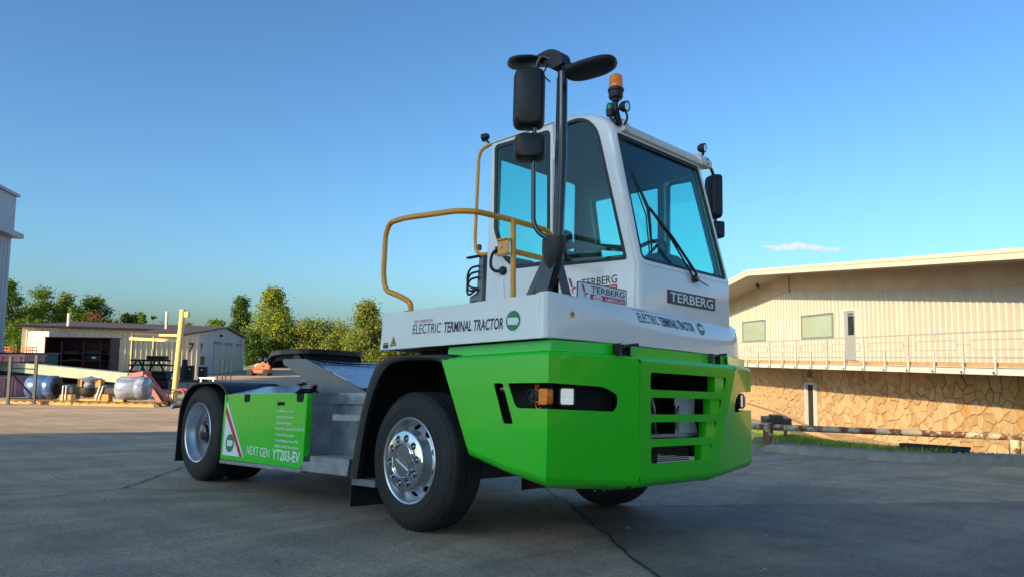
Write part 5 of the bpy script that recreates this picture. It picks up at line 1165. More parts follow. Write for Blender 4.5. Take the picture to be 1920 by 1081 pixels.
# tall building at the left edge
tc = Vector((-45.6, 7.82)); td = Vector((math.cos(rad(148.6)), math.sin(rad(148.6)))); tn = Vector((td.y, -td.x))
TB = empty('tall_building', (tc.x, tc.y, -.9)); tag(TB, 'tall pale grey metal-clad building cut off by the left edge of the view', 'building')
te = tc - td * 14
m = MB(); ribwall(m, tc, te, -1.2, 8.05, .5, .04, -1); bk_ = tc - tn * 20; be = te - tn * 20
m.add([(tc.x, tc.y, -1.2), (bk_.x, bk_.y, -1.2), (bk_.x, bk_.y, 8.05), (tc.x, tc.y, 8.05), (te.x, te.y, -1.2), (be.x, be.y, -1.2), (be.x, be.y, 8.05), (te.x, te.y, 8.05)], [(0, 1, 2, 3), (4, 5, 6, 7), (1, 5, 6, 2)]); wpart(m, 'lower_wall', 'grey_cladding', TB, smooth=0)
def slab(P_, Q_, off0, off1, z0, z1, ext=0.):
    P_, Q_ = P_ + td * ext, Q_; V = []
    for z in (z0, z1):
        for c in (P_ + tn * off0, Q_ + tn * off0, Q_ + tn * off1, P_ + tn * off1): V.append((c.x, c.y, z))
    return MB().add(V, [(0,3,2,1),(4,5,6,7),(0,1,5,4),(1,2,6,5),(2,3,7,6),(3,0,4,7)])
wpart(slab(tc, te, .55, -20, 8.06, 8.35, .35), 'canopy_edge', 'pale_grey_paint', TB, smooth=0)
wpart(slab(tc, te, .12, -20, 8.36, 10.55), 'upper_wall', 'grey_cladding', TB, smooth=0); wpart(slab(tc, te, .30, -20.2, 10.56, 10.72, .1), 'roof_edge', 'pale_grey_paint', TB, smooth=0)
# building number 7
A_ = Vector((-66.1, 28.2)); B_ = Vector((-91.5, 45.4)); C_ = Vector((-67.3, 13.6)); D2 = B_ + (C_ - A_)
N7 = empty('gabled_shed', (A_.x, A_.y, -.9)); tag(N7, 'cream metal shed with a low gable, brown roof, three beige doors and a painted 7', 'building')
m = MB(); ribwall(m, A_, B_, -1.1, 3.36, .6, .03, 1, lambda s: 3.36 + (.87 * (1 - abs(s - .5) * 2))); wpart(m, 'gable_wall', 'old_white_cladding', N7, smooth=0)
m = MB(); ribwall(m, C_, A_, -1.1, 3.36, .45, .05, 1); wpart(m, 'long_wall', 'cream_siding', N7, smooth=0)
m = MB(); m.add([(C_.x, C_.y, -1.1), (D2.x, D2.y, -1.1), (D2.x, D2.y, 3.36), ((C_.x+D2.x)/2, (C_.y+D2.y)/2, 4.2), (C_.x, C_.y, 3.36), (B_.x, B_.y, -1.1), (B_.x, B_.y, 3.36)], [(0, 1, 2, 3, 4), (1, 5, 6, 2)]); wpart(m, 'rear_wall', 'cream_siding', N7, smooth=0)
ro = (A_ - C_).normalized() * .35; rg0, rg1 = (A_ + B_) / 2 + ro, (C_ + D2) / 2 - ro; gx_ = (A_ - B_).normalized() * .5
m = MB()
for e0, e1 in ((A_ + ro + gx_, C_ - ro + gx_), (B_ + ro - gx_, D2 - ro - gx_)):
    V = [(e0.x, e0.y, 3.38), (e1.x, e1.y, 3.38), (rg1.x, rg1.y, 4.30), (rg0.x, rg0.y, 4.30)]; m.add(V + [(v[0], v[1], v[2] + .16) for v in V], [(0,3,2,1),(4,5,6,7),(0,1,5,4),(1,2,6,5),(2,3,7,6),(3,0,4,7)])
wpart(m, 'roof', 'maroon_roof', N7, smooth=0)
gt = (B_ - A_).normalized(); gn = Vector((gt.y, -gt.x)); L7 = (B_ - A_).length
if gn.dot(Vector((CW.x, CW.y)) - A_) < 0: gn = -gn
def onw(P_, t, n_, s0, s1, z0, z1, d0, d1):
    V = []
    for z in (z0, z1):
        for c in (P_ + t*s0 + n_*d0, P_ + t*s1 + n_*d0, P_ + t*s1 + n_*d1, P_ + t*s0 + n_*d1): V.append((c.x, c.y, z))
    return MB().add(V, [(0,3,2,1),(4,5,6,7),(0,1,5,4),(1,2,6,5),(2,3,7,6),(3,0,4,7)])
def s_at(u):                                  # distance along the gable seen at photo column u
    d = at(u, 660, 1.) - CW; den = d.x * gt.y - d.y * gt.x; r = A_ - Vector((CW.x, CW.y)); k = (r.x * gt.y - r.y * gt.x) / den; return (Vector((CW.x + d.x*k, CW.y + d.y*k)) - A_).dot(gt)
for u0, u1 in ((400, 413), (422, 433), (442, 453)):
    dr = wpart(onw(A_, gt, gn, s_at(u0), s_at(u1), -.95, 2.35, .0, .06), 'roller_door', 'beige_door', N7, smooth=0)
    o = onw(A_, gt, gn, s_at(u0) - .12, s_at(u1) + .12, 2.36, 2.6, .0, .14).build('door_hood', 'grey_steel', None, smooth=0); o.parent = dr
w7 = wpart(onw(A_, gt, gn, s_at(375.5), s_at(383.5), .15, 1.05, .0, .07), 'window', 'grey_steel', N7, smooth=0)
o = onw(A_, gt, gn, s_at(376), s_at(383), .22, .98, .071, .08).build('pane', 'black_paint', None, smooth=0); o.parent = w7
wpart(onw(A_, gt, gn, s_at(410), s_at(413), 3.2, 3.45, .0, .25), 'wall_lamp', 'black_plastic', N7, smooth=0)
wpart(onw(A_, gt, gn, s_at(450), s_at(451.2), -.9, 3.3, .05, .15), 'downpipe', 'old_white_cladding', N7, smooth=0)
def sign7(P_, t, n_, s, z, h, wd):
    P_ = Vector((P_.x, P_.y, 0)); t, n_ = Vector((t.x, t.y, 0)), Vector((n_.x, n_.y, 0)); o = text('7', P_ + t * s + Vector((0, 0, z)) + n_ * .09, t * wd, (0, 0, h), 'maroon_steel', None, bold=.02, rake=False, name='painted_number', N=n_); o.parent = N7; o.matrix_parent_inverse = Matrix.Translation(N7.location).inverted()
lt = (A_ - C_).normalized(); ln = Vector((lt.y, -lt.x)); ln = ln if ln.dot(Vector((CW.x, CW.y)) - A_) > 0 else -ln
sign7(C_, lt, ln, 14.62 - .85, 1.45, .85, .50); sign7(A_, gt, gn, s_at(374.5), 1.50, .80, s_at(378.5) - s_at(374.5))
m = MB(); p = at(311, 625, 66); wpart(MB().tube([Vector((p.x, p.y, 3.4)), Vector((p.x, p.y, 4.9))], .12, 8), 'flue', 'old_white_cladding', N7); p = at(128, 612, 67); wpart(MB().tube([Vector((p.x, p.y, 3.4)), Vector((p.x, p.y, 4.7))], .14, 8), 'flue', 'old_white_cladding', N7)
# low annex and open canopy
a0, a1 = at(80, 622, 66), at(118, 622, 66); m = MB(); m.obox(((a0.x+a1.x)/2, (a0.y+a1.y)/2, 1.0), tuple((a1 - a0) * .5), (-1.4, 1.4, 0), (0, 0, 2.0)); tag(m.build('shed_annex', 'old_white_cladding', bev=.02), 'small pale flat-roofed annex at the left end of the gabled shed', 'annex')
CP = empty('yard_canopy', tuple(at(290, 700, 60))); tag(CP, 'brown corrugated canopy on yellow steel posts in front of the gabled shed', 'canopy')
c0, c1 = at(244, 625, 61), at(338, 629, 58); cb = Vector((-.702, .712, 0))
m = MB(); V = [c0 + Vector((0, 0, 0)), c1, c1 + cb * 7 + Vector((0, 0, .7)), c0 + cb * 7 + Vector((0, 0, .7))]; m.add([tuple(v) for v in V] + [tuple(v + Vector((0, 0, .12))) for v in V], [(0,3,2,1),(4,5,6,7),(0,1,5,4),(1,2,6,5),(2,3,7,6),(3,0,4,7)]); wpart(m, 'canopy_roof', 'maroon_roof', CP, smooth=0)
wpart(MB().bar(c0 + Vector((0, 0, -.35)), c1 + Vector((0, 0, -.35)), .12, .22), 'beam', 'yellow_steel', CP, smooth=0)
for t in (.06, .5, .96):
    p = c0.lerp(c1, t); wpart(MB().bar(Vector((p.x, p.y, -.95)), Vector((p.x, p.y, p.z - .1)), .16, .16), 'post', 'yellow_steel', CP, smooth=0)
# ------------------------------------------------------------------ trees
def leafmat(name, c1, c2):
    m = bpy.data.materials.new(name); m.use_nodes = True; nt = m.node_tree; nt.nodes.clear()
    o = nt.nodes.new('ShaderNodeOutputMaterial'); mx = nt.nodes.new('ShaderNodeMixShader'); d = nt.nodes.new('ShaderNodeBsdfDiffuse'); t = nt.nodes.new('ShaderNodeBsdfTranslucent')
    g = nt.nodes.new('ShaderNodeNewGeometry'); n = nt.nodes.new('ShaderNodeTexNoise'); n.inputs['Scale'].default_value = .55; n.inputs['Detail'].default_value = 5; r = nt.nodes.new('ShaderNodeValToRGB')
    r.color_ramp.elements[0].position = .36; r.color_ramp.elements[1].position = .64; r.color_ramp.elements[0].color = (*c1, 1); r.color_ramp.elements[1].color = (*c2, 1)
    nt.links.new(g.outputs['Position'], n.inputs['Vector']); nt.links.new(n.outputs['Fac'], r.inputs[0]); nt.links.new(r.outputs[0], d.inputs[0]); nt.links.new(r.outputs[0], t.inputs[0])
    mx.inputs[0].default_value = .3; nt.links.new(d.outputs[0], mx.inputs[1]); nt.links.new(t.outputs[0], mx.inputs[2]); nt.links.new(mx.outputs[0], o.inputs[0]); MATS[name] = m
leafmat('leaf_green', (.075, .135, .024), (.16, .24, .042)); leafmat('leaf_dark', (.048, .095, .026), (.105, .17, .040))
leafmat('leaf_yellow', (.13, .20, .025), (.26, .30, .042)); leafmat('leaf_olive', (.12, .17, .035), (.22, .25, .062)); leafmat('leaf_rust', (.10, .060, .025), (.17, .095, .040))
M('bark', (.060, .050, .040), .95, var=.3, vs=6)
def tree(u, vt, vb, wpx, d, mat, label, group, shape='round', dens=1., seed=0, gaps=.0):
    r_ = np.random.default_rng(seed + int(u)); P_ = at(u, vb, d); zb = zg(P_.x, P_.y); T_ = at(u, vt, d); H = T_.z - zb; W = wpx / FPX * d / 2 * 1.12
    e = empty('bare_tree' if shape == 'bare' else 'leafy_tree', (P_.x, P_.y, zb)); tag(e, label, 'tree', group)
    m = MB(); n = 7; lean = r_.normal(0, .02, 2)
    m.tube([(lean[0]*H*k/n, lean[1]*H*k/n, H * .93 * k / n) for k in range(n + 1)], [max(.02, H * .019 * (1 - .9 * k / n)) for k in range(n + 1)], 7)
    nb = 10 if shape != 'bare' else 16
    for k in range(nb):
        t = .25 + .65 * (k + r_.random()) / nb; a = r_.uniform(0, 6.28); L = W * (.85 if shape != 'cone' else 1.1 * (1 - t)) * r_.uniform(.5, 1)
        b0 = Vector((lean[0]*H*t, lean[1]*H*t, H * t * .93)); b1 = b0 + Vector((math.cos(a) * L, math.sin(a) * L, L * r_.uniform(.3, .9))); m.tube([b0, b0.lerp(b1, .5) + Vector((0, 0, -.05 * L)), b1], [H * .008, H * .005, .012], 5)
    m.build('trunk', 'bark', e)
    if shape == 'bare': return e
    C = []; nc = int(95 * dens)
    while len(C) < nc:
        x, y, z = r_.uniform(-1, 1, 3); t = (z + 1) / 2
        if shape == 'round': ok = x*x + y*y + z*z < 1 and x*x + y*y + z*z > .18; rad_ = 1.
        elif shape == 'cone': rad_ = max(.08, (1 - t) ** .75); ok = x*x + y*y < 1 and x*x + y*y > .1
        elif shape == 'tall': rad_ = max(.15, math.sin(min(1, t * 1.05 + .12) * math.pi) ** .5); ok = x*x + y*y < 1 and x*x + y*y > .12
        if not ok: continue
        c = np.array([x * rad_ * W, y * rad_ * W, H * (.12 + .86 * t) if shape != 'round' else H * (.56 + .42 * z)])
        if mnoise.noise(Vector(tuple(c * (2.2 / W) + seed))) < -.12 + gaps: continue
        C.append(c)
    C = np.array(C); per = 85; s_ = W * .16
    cs = np.repeat(C, per, 0) + r_.normal(0, 1, (len(C) * per, 3)) * np.array([s_, s_, s_ * .75]); N = len(cs)
    keep = cs[:, 2] > H * .06; cs = cs[keep]; N = len(cs)
    u1 = r_.normal(0, 1, (N, 3)); u1 /= np.linalg.norm(u1, axis=1)[:, None]; u2 = np.cross(u1, r_.normal(0, 1, (N, 3))); u2 /= np.linalg.norm(u2, axis=1)[:, None]
    sz = r_.uniform(.6, 1.3, (N, 1)) * max(.11, .0021 * d * .72); V = np.empty((N, 4, 3)); V[:, 0] = cs - u1 * sz; V[:, 1] = cs + u2 * sz * .55; V[:, 2] = cs + u1 * sz; V[:, 3] = cs - u2 * sz * .55
    me = bpy.data.meshes.new('crown'); me.vertices.add(N * 4); me.vertices.foreach_set('co', V.reshape(-1)); me.loops.add(N * 4); me.loops.foreach_set('vertex_index', np.arange(N * 4, dtype=np.int32))
    me.polygons.add(N); me.polygons.foreach_set('loop_start', np.arange(0, N * 4, 4, dtype=np.int32)); me.update(); link('crown', me, mat, e, smooth=0); return e
G1, G2 = 'trees behind the shed', 'trees beyond the far yard'
TL = [(8, 525, 668, 62, 112, 'leaf_dark', 'dark green tree half hidden by the tall building at the left edge', G1, 'tall', 1.2),
 (72, 545, 668, 84, 118, 'leaf_green', 'broad bushy green tree second from the left edge', G1, 'tall', 1.3),
 (46, 590, 668, 60, 110, 'leaf_green', 'lower dark green tree between the two leftmost tall trees', G1, 'round', 1.),
 (116, 551, 668, 66, 122, 'leaf_olive', 'paler green tree rising behind the flat annex', G1, 'tall', 1.1),
 (170, 549, 660, 78, 126, 'leaf_dark', 'tall dark spreading tree above the left end of the brown shed roof', G1, 'tall', 1.1),
 (143, 570, 665, 56, 118, 'leaf_green', 'mid green tree just left of the rust-coloured one', G1, 'round', 1.),
 (180, 584, 650, 62, 112, 'leaf_rust', 'rust-coloured tree peeping over the shed roof', G1, 'round', .9),
 (232, 584, 660, 40, 128, 'leaf_dark', 'small dark tree above the middle of the shed roof', G1, 'round', .6),
 (250, 580, 660, 36, 132, 'leaf_olive', 'thin olive tree beside the small dark one above the roof', G1, 'round', .45),
 (263, 585, 660, 26, 124, 'leaf_green', 'little pointed conifer above the shed roof', G1, 'cone', .4),
 (284, 589, 660, 22, 134, 'leaf_green', 'sparse young tree left of the bare one above the roof', G1, 'cone', .25),
 (302, 584, 660, 30, 132, 'bark', 'leafless thin tree above the shed roof', G1, 'bare', .2),
 (352, 600, 660, 30, 128, 'leaf_yellow', 'small yellowish tree just right of the yellow post top', G1, 'round', .45),
 (403, 593, 670, 38, 124, 'leaf_green', 'small round tree behind the gable peak', G1, 'round', .6),
 (448, 557, 692, 56, 130, 'leaf_dark', 'slim dark conifer-shaped tree right of the gable', G2, 'cone', 1.4),
 (472, 620, 700, 62, 122, 'leaf_dark', 'low dark bushy tree at the right corner of the shed', G2, 'round', 1.1),
 (506, 541, 692, 80, 126, 'leaf_yellow', 'tallest yellow-green tree behind the fifth wheel', G2, 'tall', 1.7),
 (548, 610, 698, 74, 128, 'leaf_dark', 'dark tree between the tall yellow-green tree and the olive one', G2, 'round', 1.2),
 (604, 595, 698, 92, 126, 'leaf_olive', 'olive and yellow spreading tree in the middle of the far row', G2, 'round', 1.4),
 (645, 622, 700, 56, 134, 'leaf_dark', 'low darker green tree in the gap between the two right-hand trees', G2, 'round', .7),
 (684, 566, 702, 80, 122, 'leaf_olive', 'pointed pale olive tree beside the white skirt of the tractor', G2, 'cone', 1.8),
 (735, 620, 702, 80, 124, 'leaf_olive', 'low olive tree half hidden behind the white skirt', G2, 'round', 1.)]
for i, t in enumerate(TL): tree(*t[:8], shape=t[8], dens=t[9], seed=i * 7 + 3)
# hedge-like undergrowth at the foot of the far row
V = []; F_ = []; r2 = np.random.default_rng(9)
for i in range(24000):
    u = r2.uniform(462, 1480); d = r2.uniform(122, 145); p = at(u, 700, d); z = zg(p.x, p.y) + (abs(r2.normal(0, .7)) * (1 + .6 * math.sin(u * .13)) if u < 760 else 9.5 * r2.random() ** 1.2 * (.62 + .38 * math.sin(u * .051 + 2 * math.sin(u * .017)))); a = r2.normal(0, 1, 3); a /= np.linalg.norm(a); b_ = np.cross(a, r2.normal(0, 1, 3)); b_ /= np.linalg.norm(b_); c = np.array([p.x, p.y, z]); s = .22 if u < 760 else .42
    o_ = len(V); V += [tuple(c - a*s), tuple(c + b_*s*.6), tuple(c + a*s), tuple(c - b_*s*.6)]; F_.append((o_, o_+1, o_+2, o_+3))
me = bpy.data.meshes.new('undergrowth'); me.from_pydata(V, [], F_); tag(link('undergrowth', me, 'leaf_dark', smooth=0), 'dark undergrowth and woodland edge along the far side of the yard', 'undergrowth', kind='stuff')
M('far_field', (.10, .15, .04), .9, var=.3, vs=.05, world=True)
p0_, p1_ = at(-300, 690, 150), at(2400, 690, 150); m = MB(); q = [at(-900, 690, 145), at(900, 690, 145), at(900, 690, 1500), at(-900, 690, 1500)]; m.add([(v.x, v.y, -.84) for v in q], [(0, 1, 2, 3)]); tag(m.build('far_field', 'far_field', smooth=0), kind='structure')

# ------------------------------------------------------------------ things stored in the yard (back left)
RH = Vector((RW.x, RW.y, 0)).normalized(); FH = Vector((FW.x, FW.y, 0)).normalized(); YAW = math.atan2(RH.y, RH.x)
def spot(name, u, v, d, label, cat, rot=0., z=None, group=None):
    p = at(u, v, d); e = empty(name, (p.x, p.y, zg(p.x, p.y) if z is None else z)); e.rotation_euler.z = YAW + rot; tag(e, label, cat, group); return e
def px(w, d): return w / FPX * d
M('blue_wrap', (.035, .085, .24), .22, 0, .6, col2=(.16, .24, .40), thr=(.52, .80), vs=4, stretch=(.35, 1, 1), bump=1., bs=11)
M('pale_wrap', (.13, .17, .27), .22, 0, .6, col2=(.34, .38, .47), thr=(.42, .75), vs=4, stretch=(.35, 1, 1), bump=1., bs=11)
M('pallet_wood', (.42, .26, .10), .8, var=.25, vs=7)
M('orange_wood', (.48, .22, .06), .75, var=.2, vs=7)
M('sage_steel', (.22, .27, .22), .55, var=.1, vs=1.5)
M('faded_red', (.36, .10, .09), .55, var=.25, vs=3)
M('pink_panel', (.42, .20, .22), .6, var=.1, vs=2)
M('navy_steel', (.018, .028, .045), .5)
M('machine_black', (.012, .011, .012), .6, var=.3, vs=4)
M('boom_orange', (.52, .12, .06), .5, var=.15, vs=2)
M('dark_green_steel', (.035, .075, .055), .55, var=.15, vs=2)
# axle with wrapped hubs, on two pallets
ZP = .17
for nm, u0, u1, lab in (('left', 20, 150, 'long low timber pallet under the blue-wrapped end of the axle'), ('right', 152, 302, 'long low timber pallet under the pale-wrapped end of the axle')):
    d = 29.6; e = spot('wooden_pallet', (u0 + u1) / 2, 759, d, lab, 'pallet', group='pallets under the axle'); w = px(u1 - u0, d)
    for y in (-.55, 0, .55): MB().box((-w/2, y - .05, .0), (w/2, y + .05, .11)).build('runner', 'pallet_wood', e, smooth=0)
    n = 9
    for k in range(n): x = -w/2 + w * (k + .5) / n; MB().box((x - .09, -.62, .112), (x + .09, .62, .14)).build('slat', 'pallet_wood', e, smooth=0)
AX = spot('vehicle_axle', 165, 757, 29.9, 'black drive axle with plastic-wrapped hubs lying on timber pallets', 'axle'); d = 29.9
def hub(x, r, L, mat):
    m = MB(); prof = [(0, -L/2)] + [(r * f, -L/2 + L * t) for t, f in ((.0, .90), (.04, .98), (.30, 1.), (.62, .985), (.66, .93), (.74, 1.0), (.96, .97), (1.0, .88))] + [(0, L/2)]
    m.lathe(prof, (x, 0, ZP + .02 + r), (1, 0, 0), 26)
    m.v = [(v[0], v[1] + .02 * mnoise.noise(Vector(v) * 5), v[2] + .02 * mnoise.noise(Vector(v) * 5 + Vector((9, 0, 0)))) for v in m.v]; return m.build('wrapped_hub', mat, AX, smooth=60)
hl = hub(px(80 - 165, d), .47, 1.06, 'blue_wrap'); hr = hub(px(249 - 165, d), .47, 1.12, 'pale_wrap')
MB().lathe([(.40, 0), (.40, .03), (.16, .03), (.16, .12), (0, .12)], (px(80-165, d) + .52, 0, ZP + .49), (1, 0, 0), 24).build('brake_drum', 'machine_black', AX)
MB().box((px(100-165, d), -.13, .42), (px(226-165, d), .13, .70)).build('axle_beam', 'machine_black', AX, bev=.03)
m = MB(); m.lathe([(0, -.25), (.14, -.24), (.27, -.15), (.32, -.02), (.32, .14), (0, .16)], (0, -.02, .53), (0, 0, 1), 22); m.build('differential', 'machine_black', AX)
m = MB(); m.lathe([(.18, .66), (.22, .78), (.16, .86), (.26, .93), (.34, 1.02), (.10, 1.08), (0, 1.13)], (.0, 0, 0), (0, 0, 1), 14); m.v = [(v[0] * (1.25 if v[2] > .9 else 1) + .08 * (v[2] > .9), v[1], v[2] + .05 * mnoise.noise(Vector(v) * 6)) for v in m.v]; m.build('wrapped_yoke', 'pale_wrap', AX)
for u in (121, 127, 188, 194): x = px(u - 165, d); s = .10 if u > 150 else 0; MB().tube([(x - s, -.20, .20), (x + s*.3, -.17, .72), (x + s*.3, .1, .74)], .022, 6).build('strap', 'white_print', AX)
for u0, u1, z0, z1, mt in ((147, 155, .70, 1.02, 'orange_wood'), (181, 190, .70, .98, 'orange_wood'), (115, 145, .15, .40, 'pallet_wood'), (180, 206, .15, .42, 'orange_wood'), (146, 179, .15, .24, 'pallet_wood'), (216, 234, .14, .24, 'pallet_wood')):
    MB().box((px(u0-165, d), -.16, z0), (px(u1-165, d), .16, z1)).build('timber_block', mt, AX, smooth=0)
# dark upright frame
d = 28.2; UF = spot('rack_upright', 30, 760, d, 'dark blue steel rack upright frame standing at the far left', 'rack')
for u, h in ((14, 1.78), (47, 1.84)): x = px(u - 30, d); MB().box((x - .05, -.04 + (.5 if u > 20 else 0), 0), (x + .05, .04 + (.5 if u > 20 else 0), h)).build('post', 'navy_steel', UF, smooth=0)
for z, z2 in ((1.35, 1.30), (.22, .2)): MB().bar((px(-16, d), 0, z), (px(17, d), .5, z2), .04, .04).build('brace', 'navy_steel', UF, smooth=0)
MB().bar((px(-16, d), 0, 1.22), (px(15, d), .5, .28), .05, .07).build('brace', 'navy_steel', UF, smooth=0)
for u in (14, 47): x = px(u - 30, d); MB().box((x - .12, -.1 + (.5 if u > 20 else 0), 0), (x + .12, .1 + (.5 if u > 20 else 0), .02)).build('foot_plate', 'navy_steel', UF, smooth=0)
# crane boom resting on its red arm
a_, b_ = at(-60, 677, 38), at(248, 708, 33); CB = empty('crane_boom', tuple(at(248, 757, 33))); tag(CB, 'long sage green steel boom with a faded red end arm resting on the ground', 'boom')
wpart(MB().bar(a_, b_, .5, .46), 'boom_beam', 'sage_steel', CB, bev=.02)
wpart(MB().bar(b_, at(276, 703, 32.6), .44, .42), 'boom_head', 'faded_red', CB, bev=.03)
wpart(MB().bar(at(272, 704, 32.6), at(312, 757, 32.3), .36, .34), 'boom_arm', 'faded_red', CB, bev=.04)
wpart(MB().bar(at(283, 718, 32.3), at(306, 752, 32.0), .08, .05), 'arm_slot', 'machine_black', CB)
wpart(MB().lathe([(.10, -.3), (.10, .3)], at(270, 707, 32.5), (FW.x, FW.y, 0), 12), 'pivot_pin', 'machine_black', CB)
for s in (0, 1): wpart(MB().box((at(240, 706, 32.7).x - .02, at(240, 706, 32.7).y - .02, at(240, 706, 32.7).z + .1 * s), (at(240, 706, 32.7).x + .02, at(240, 706, 32.7).y + .02, at(240, 706, 32.7).z + .04 + .1 * s)), 'bolt', 'machine_black', CB)
# long green and pink boxes behind
for (u0, u1, v0, v1, d, mt, lab) in ((-40, 76, 661, 702, 44, 'dark_green_steel', 'dark green steel skip standing at the far left behind the boom'), (-40, 46, 664, 676, 36, 'pink_panel', 'faded pink steel beam lying on top at the far left'), (-40, 30, 705, 726, 36, 'pink_panel', 'low faded pink machine base at the far left edge')):
    p, q = at(u0, v1, d), at(u1, v0, d); e = empty('steel_skip' if 'skip' in lab else 'steel_beam' if 'beam' in lab else 'machine_base', (p.x, p.y, p.z)); e.rotation_euler.z = YAW; tag(e, lab, 'skip' if 'skip' in lab else 'beam' if 'beam' in lab else 'machine')
    w = px(u1 - u0, d); h = q.z - p.z; low = zg(p.x, p.y) - p.z if mt != 'pink_panel' or v0 > 700 else 0
    m = MB(); m.box((0, 0, low), (w, 1.6, h)); m.box((-.04, -.06, h - .1), (w + .04, 1.66, h + .03)); m.build('body', mt, e, bev=.02)
    for k in range(5): MB().box((w * (k + .5) / 5 - .05, -.08, low), (w * (k + .5) / 5 + .05, -.002, h - .102)).build('rib', mt, e, smooth=0)
# open maroon storage rack
d = 52.; SR = spot('storage_rack', 143, 700, d, 'dark maroon open storage rack with black bins in front of the cream shed', 'rack'); w = px(122, d); h0, h1 = 0, at(143, 632, d).z - zg(*at(143, 700, d)[:2])
MB().box((-w/2, 1.2, 0), (w/2, 1.25, h1)).build('back_panel', 'maroon_steel', SR, smooth=0); MB().box((-w/2 - .05, -.1, h1), (w/2 + .05, 1.3, h1 + .06)).build('top_panel', 'maroon_steel', SR, smooth=0)
for s in (-.5, .5): MB().box((s*w - .02, 0, 0), (s*w + .02, 1.2, h1)).build('side_panel', 'maroon_steel', SR, smooth=0)
for t in (-.5, -.245, .09, .36, .5): MB().box((t*w - .05, -.04, 0), (t*w + .05, .04, h1 - .25 * (abs(t) < .5))).build('upright', 'maroon_steel', SR, smooth=0)
for z in (.35, 1.0, 1.55, 2.05): MB().box((-w/2 + .03, -.05, z), (w/2 - .03, 1.19, z + .07)).build('shelf', 'maroon_steel', SR, smooth=0)
for x, z, ww, hh, mt in ((-1.95, 1.62, .9, .32, 'dark_green_steel'), (-.6, 2.12, 1.2, .14, 'machine_black'), (1.05, 2.12, 1.1, .16, 'navy_steel'), (1.0, 1.62, 1.1, .36, 'navy_steel'), (-.3, 1.62, .8, .10, 'machine_black'), (-1.2, .42, 1.5, .2, 'machine_black')): MB().box((x - ww/2, .1, z + .002), (x + ww/2, .8, z + hh)).build('stored_bin', mt, SR, bev=.02)
MB().box((.95, .085, 1.74), (1.2, .098, 1.88)).build('bin_label', 'white_print', SR, smooth=0)
# black frame machinery
d = 46.; FM = spot('steel_frame_stack', 268, 704, d, 'stack of black welded steel frames beside the storage rack', 'frames'); w = px(96, d)
for k, (z, x0, x1) in enumerate(((.25, -.45, .45), (.62, -.5, .42), (1.02, -.42, .5), (1.42, -.30, .46), (1.72, -.28, .40))):
    MB().bar((x0*w, -.2 + .1*k, z), (x1*w, -.15, z + .06*(k % 2)), .14, .10).build('frame_beam', 'machine_black', FM, smooth=0); MB().bar((x0*w*.9, .9, z), (x1*w, .8, z), .14, .10).build('frame_beam', 'machine_black', FM, smooth=0)
for x0, x1 in ((-.25, -.12), (.05, -.08), (.12, .25), (.42, .30), (-.02, .02), (.16, .16)): MB().bar((x0*w, -.1, 1.05), (x1*w, -.1, 1.72), .08, .08).build('frame_brace', 'machine_black', FM, smooth=0)
MB().box((-.42*w, .1, 0), (.48*w, .75, .6)).build('frame_base', 'maroon_steel', FM, bev=.03); MB().box((-.1*w, -.05, .62), (.46*w, .7, 1.04)).build('frame_panel', 'machine_black', FM, bev=.03); MB().box((.05*w, -.1, 1.78), (.42*w, .5, 2.0)).build('frame_cover', 'machine_black', FM, bev=.05)
MB().bar((-.06*w, -.12, .72), (-.0*w, -.12, 1.0), .06, .06).build('yellow_lever', 'yellow_steel', FM)
# yellow post
d = 32.6; YP = spot('flood_post', 325, 757, d, 'cream-yellow round steel post with a bracket at its top behind the rear wheel', 'post'); H = at(335, 580, d).z - YP.location.z; tl = px(9, d)
MB().tube([(0, 0, -.1), (tl, 0, H)], [.125, .12], 16).build('post', 'yellow_steel', YP); MB().box((tl + .10, -.10, H - .30), (tl + .28, .10, H - .05)).build('top_bracket', 'yellow_steel', YP, bev=.02); MB().lathe([(.13, 0), (.12, .04), (0, .05)], (tl, 0, H), (0, 0, 1), 16).build('post_cap', 'yellow_steel', YP)
MB().box((-.75, -.06, H - 1.12), (tl*.7, .06, H - 1.02)).build('cross_arm', 'yellow_steel', YP)
# red trolleys, black bins, carts, trestle, lift
d = 30.5; TRO = spot('pipe_trolley', 330, 757, d, 'orange-red tubular trolley parked behind the rear wheel', 'trolley')
for y in (0, .5): MB().tube([(-.35, y, .06), (-.32, y, .55), (-.1, y, .66), (.25, y, .62), (.34, y, .3), (.3, y, .06)], .028, 8, .1).build('side_frame', 'boom_orange', TRO)
for x, z in ((-.32, .5), (.25, .6), (-.33, .2), (.3, .2)): MB().tube([(x, 0, z), (x, .5, z)], .022, 7).build('cross_tube', 'boom_orange', TRO)
for x in (-.3, .3): MB().lathe([(.09, -.03), (.1, 0), (.09, .03)], (x, -.04, .10), (0, 1, 0), 14).build('wheel', 'rubber', TRO)
for i, (u, vt, w_, lab) in enumerate(((345, 672, 15, 'tallest black drum left of the painted 7 on the shed'), (357, 684, 10, 'narrow black bin in the middle of the three by the shed'), (380, 686, 13, 'black square bin nearest the shed window'))):
    d = 56; e = spot('waste_bin', u, 706, d, lab, 'bin', group='black bins by the shed'); h = at(u, vt, d).z - e.location.z; w2 = px(w_, d) / 2
    if i == 0: MB().lathe([(w2, 0), (w2, h*.62), (w2*.7, h*.74), (w2*.62, h*.97), (w2*.3, h), (0, h)], (0, 0, 0), (0, 0, 1), 18).build('bin_body', 'machine_black', e)
    else: MB().box((-w2, -w2, .08), (w2, w2, h * .9)).build('bin_body', 'machine_black', e, bev=.03); MB().box((-w2*1.08, -w2*1.1, h*.9), (w2*1.08, w2*1.1, h)).build('bin_lid', 'machine_black', e, bev=.03); MB().box((-w2*.3, -w2 - .012, h*.78), (w2*.3, -w2 - .002, h*.84)).build('bin_sticker', 'white_print', e)
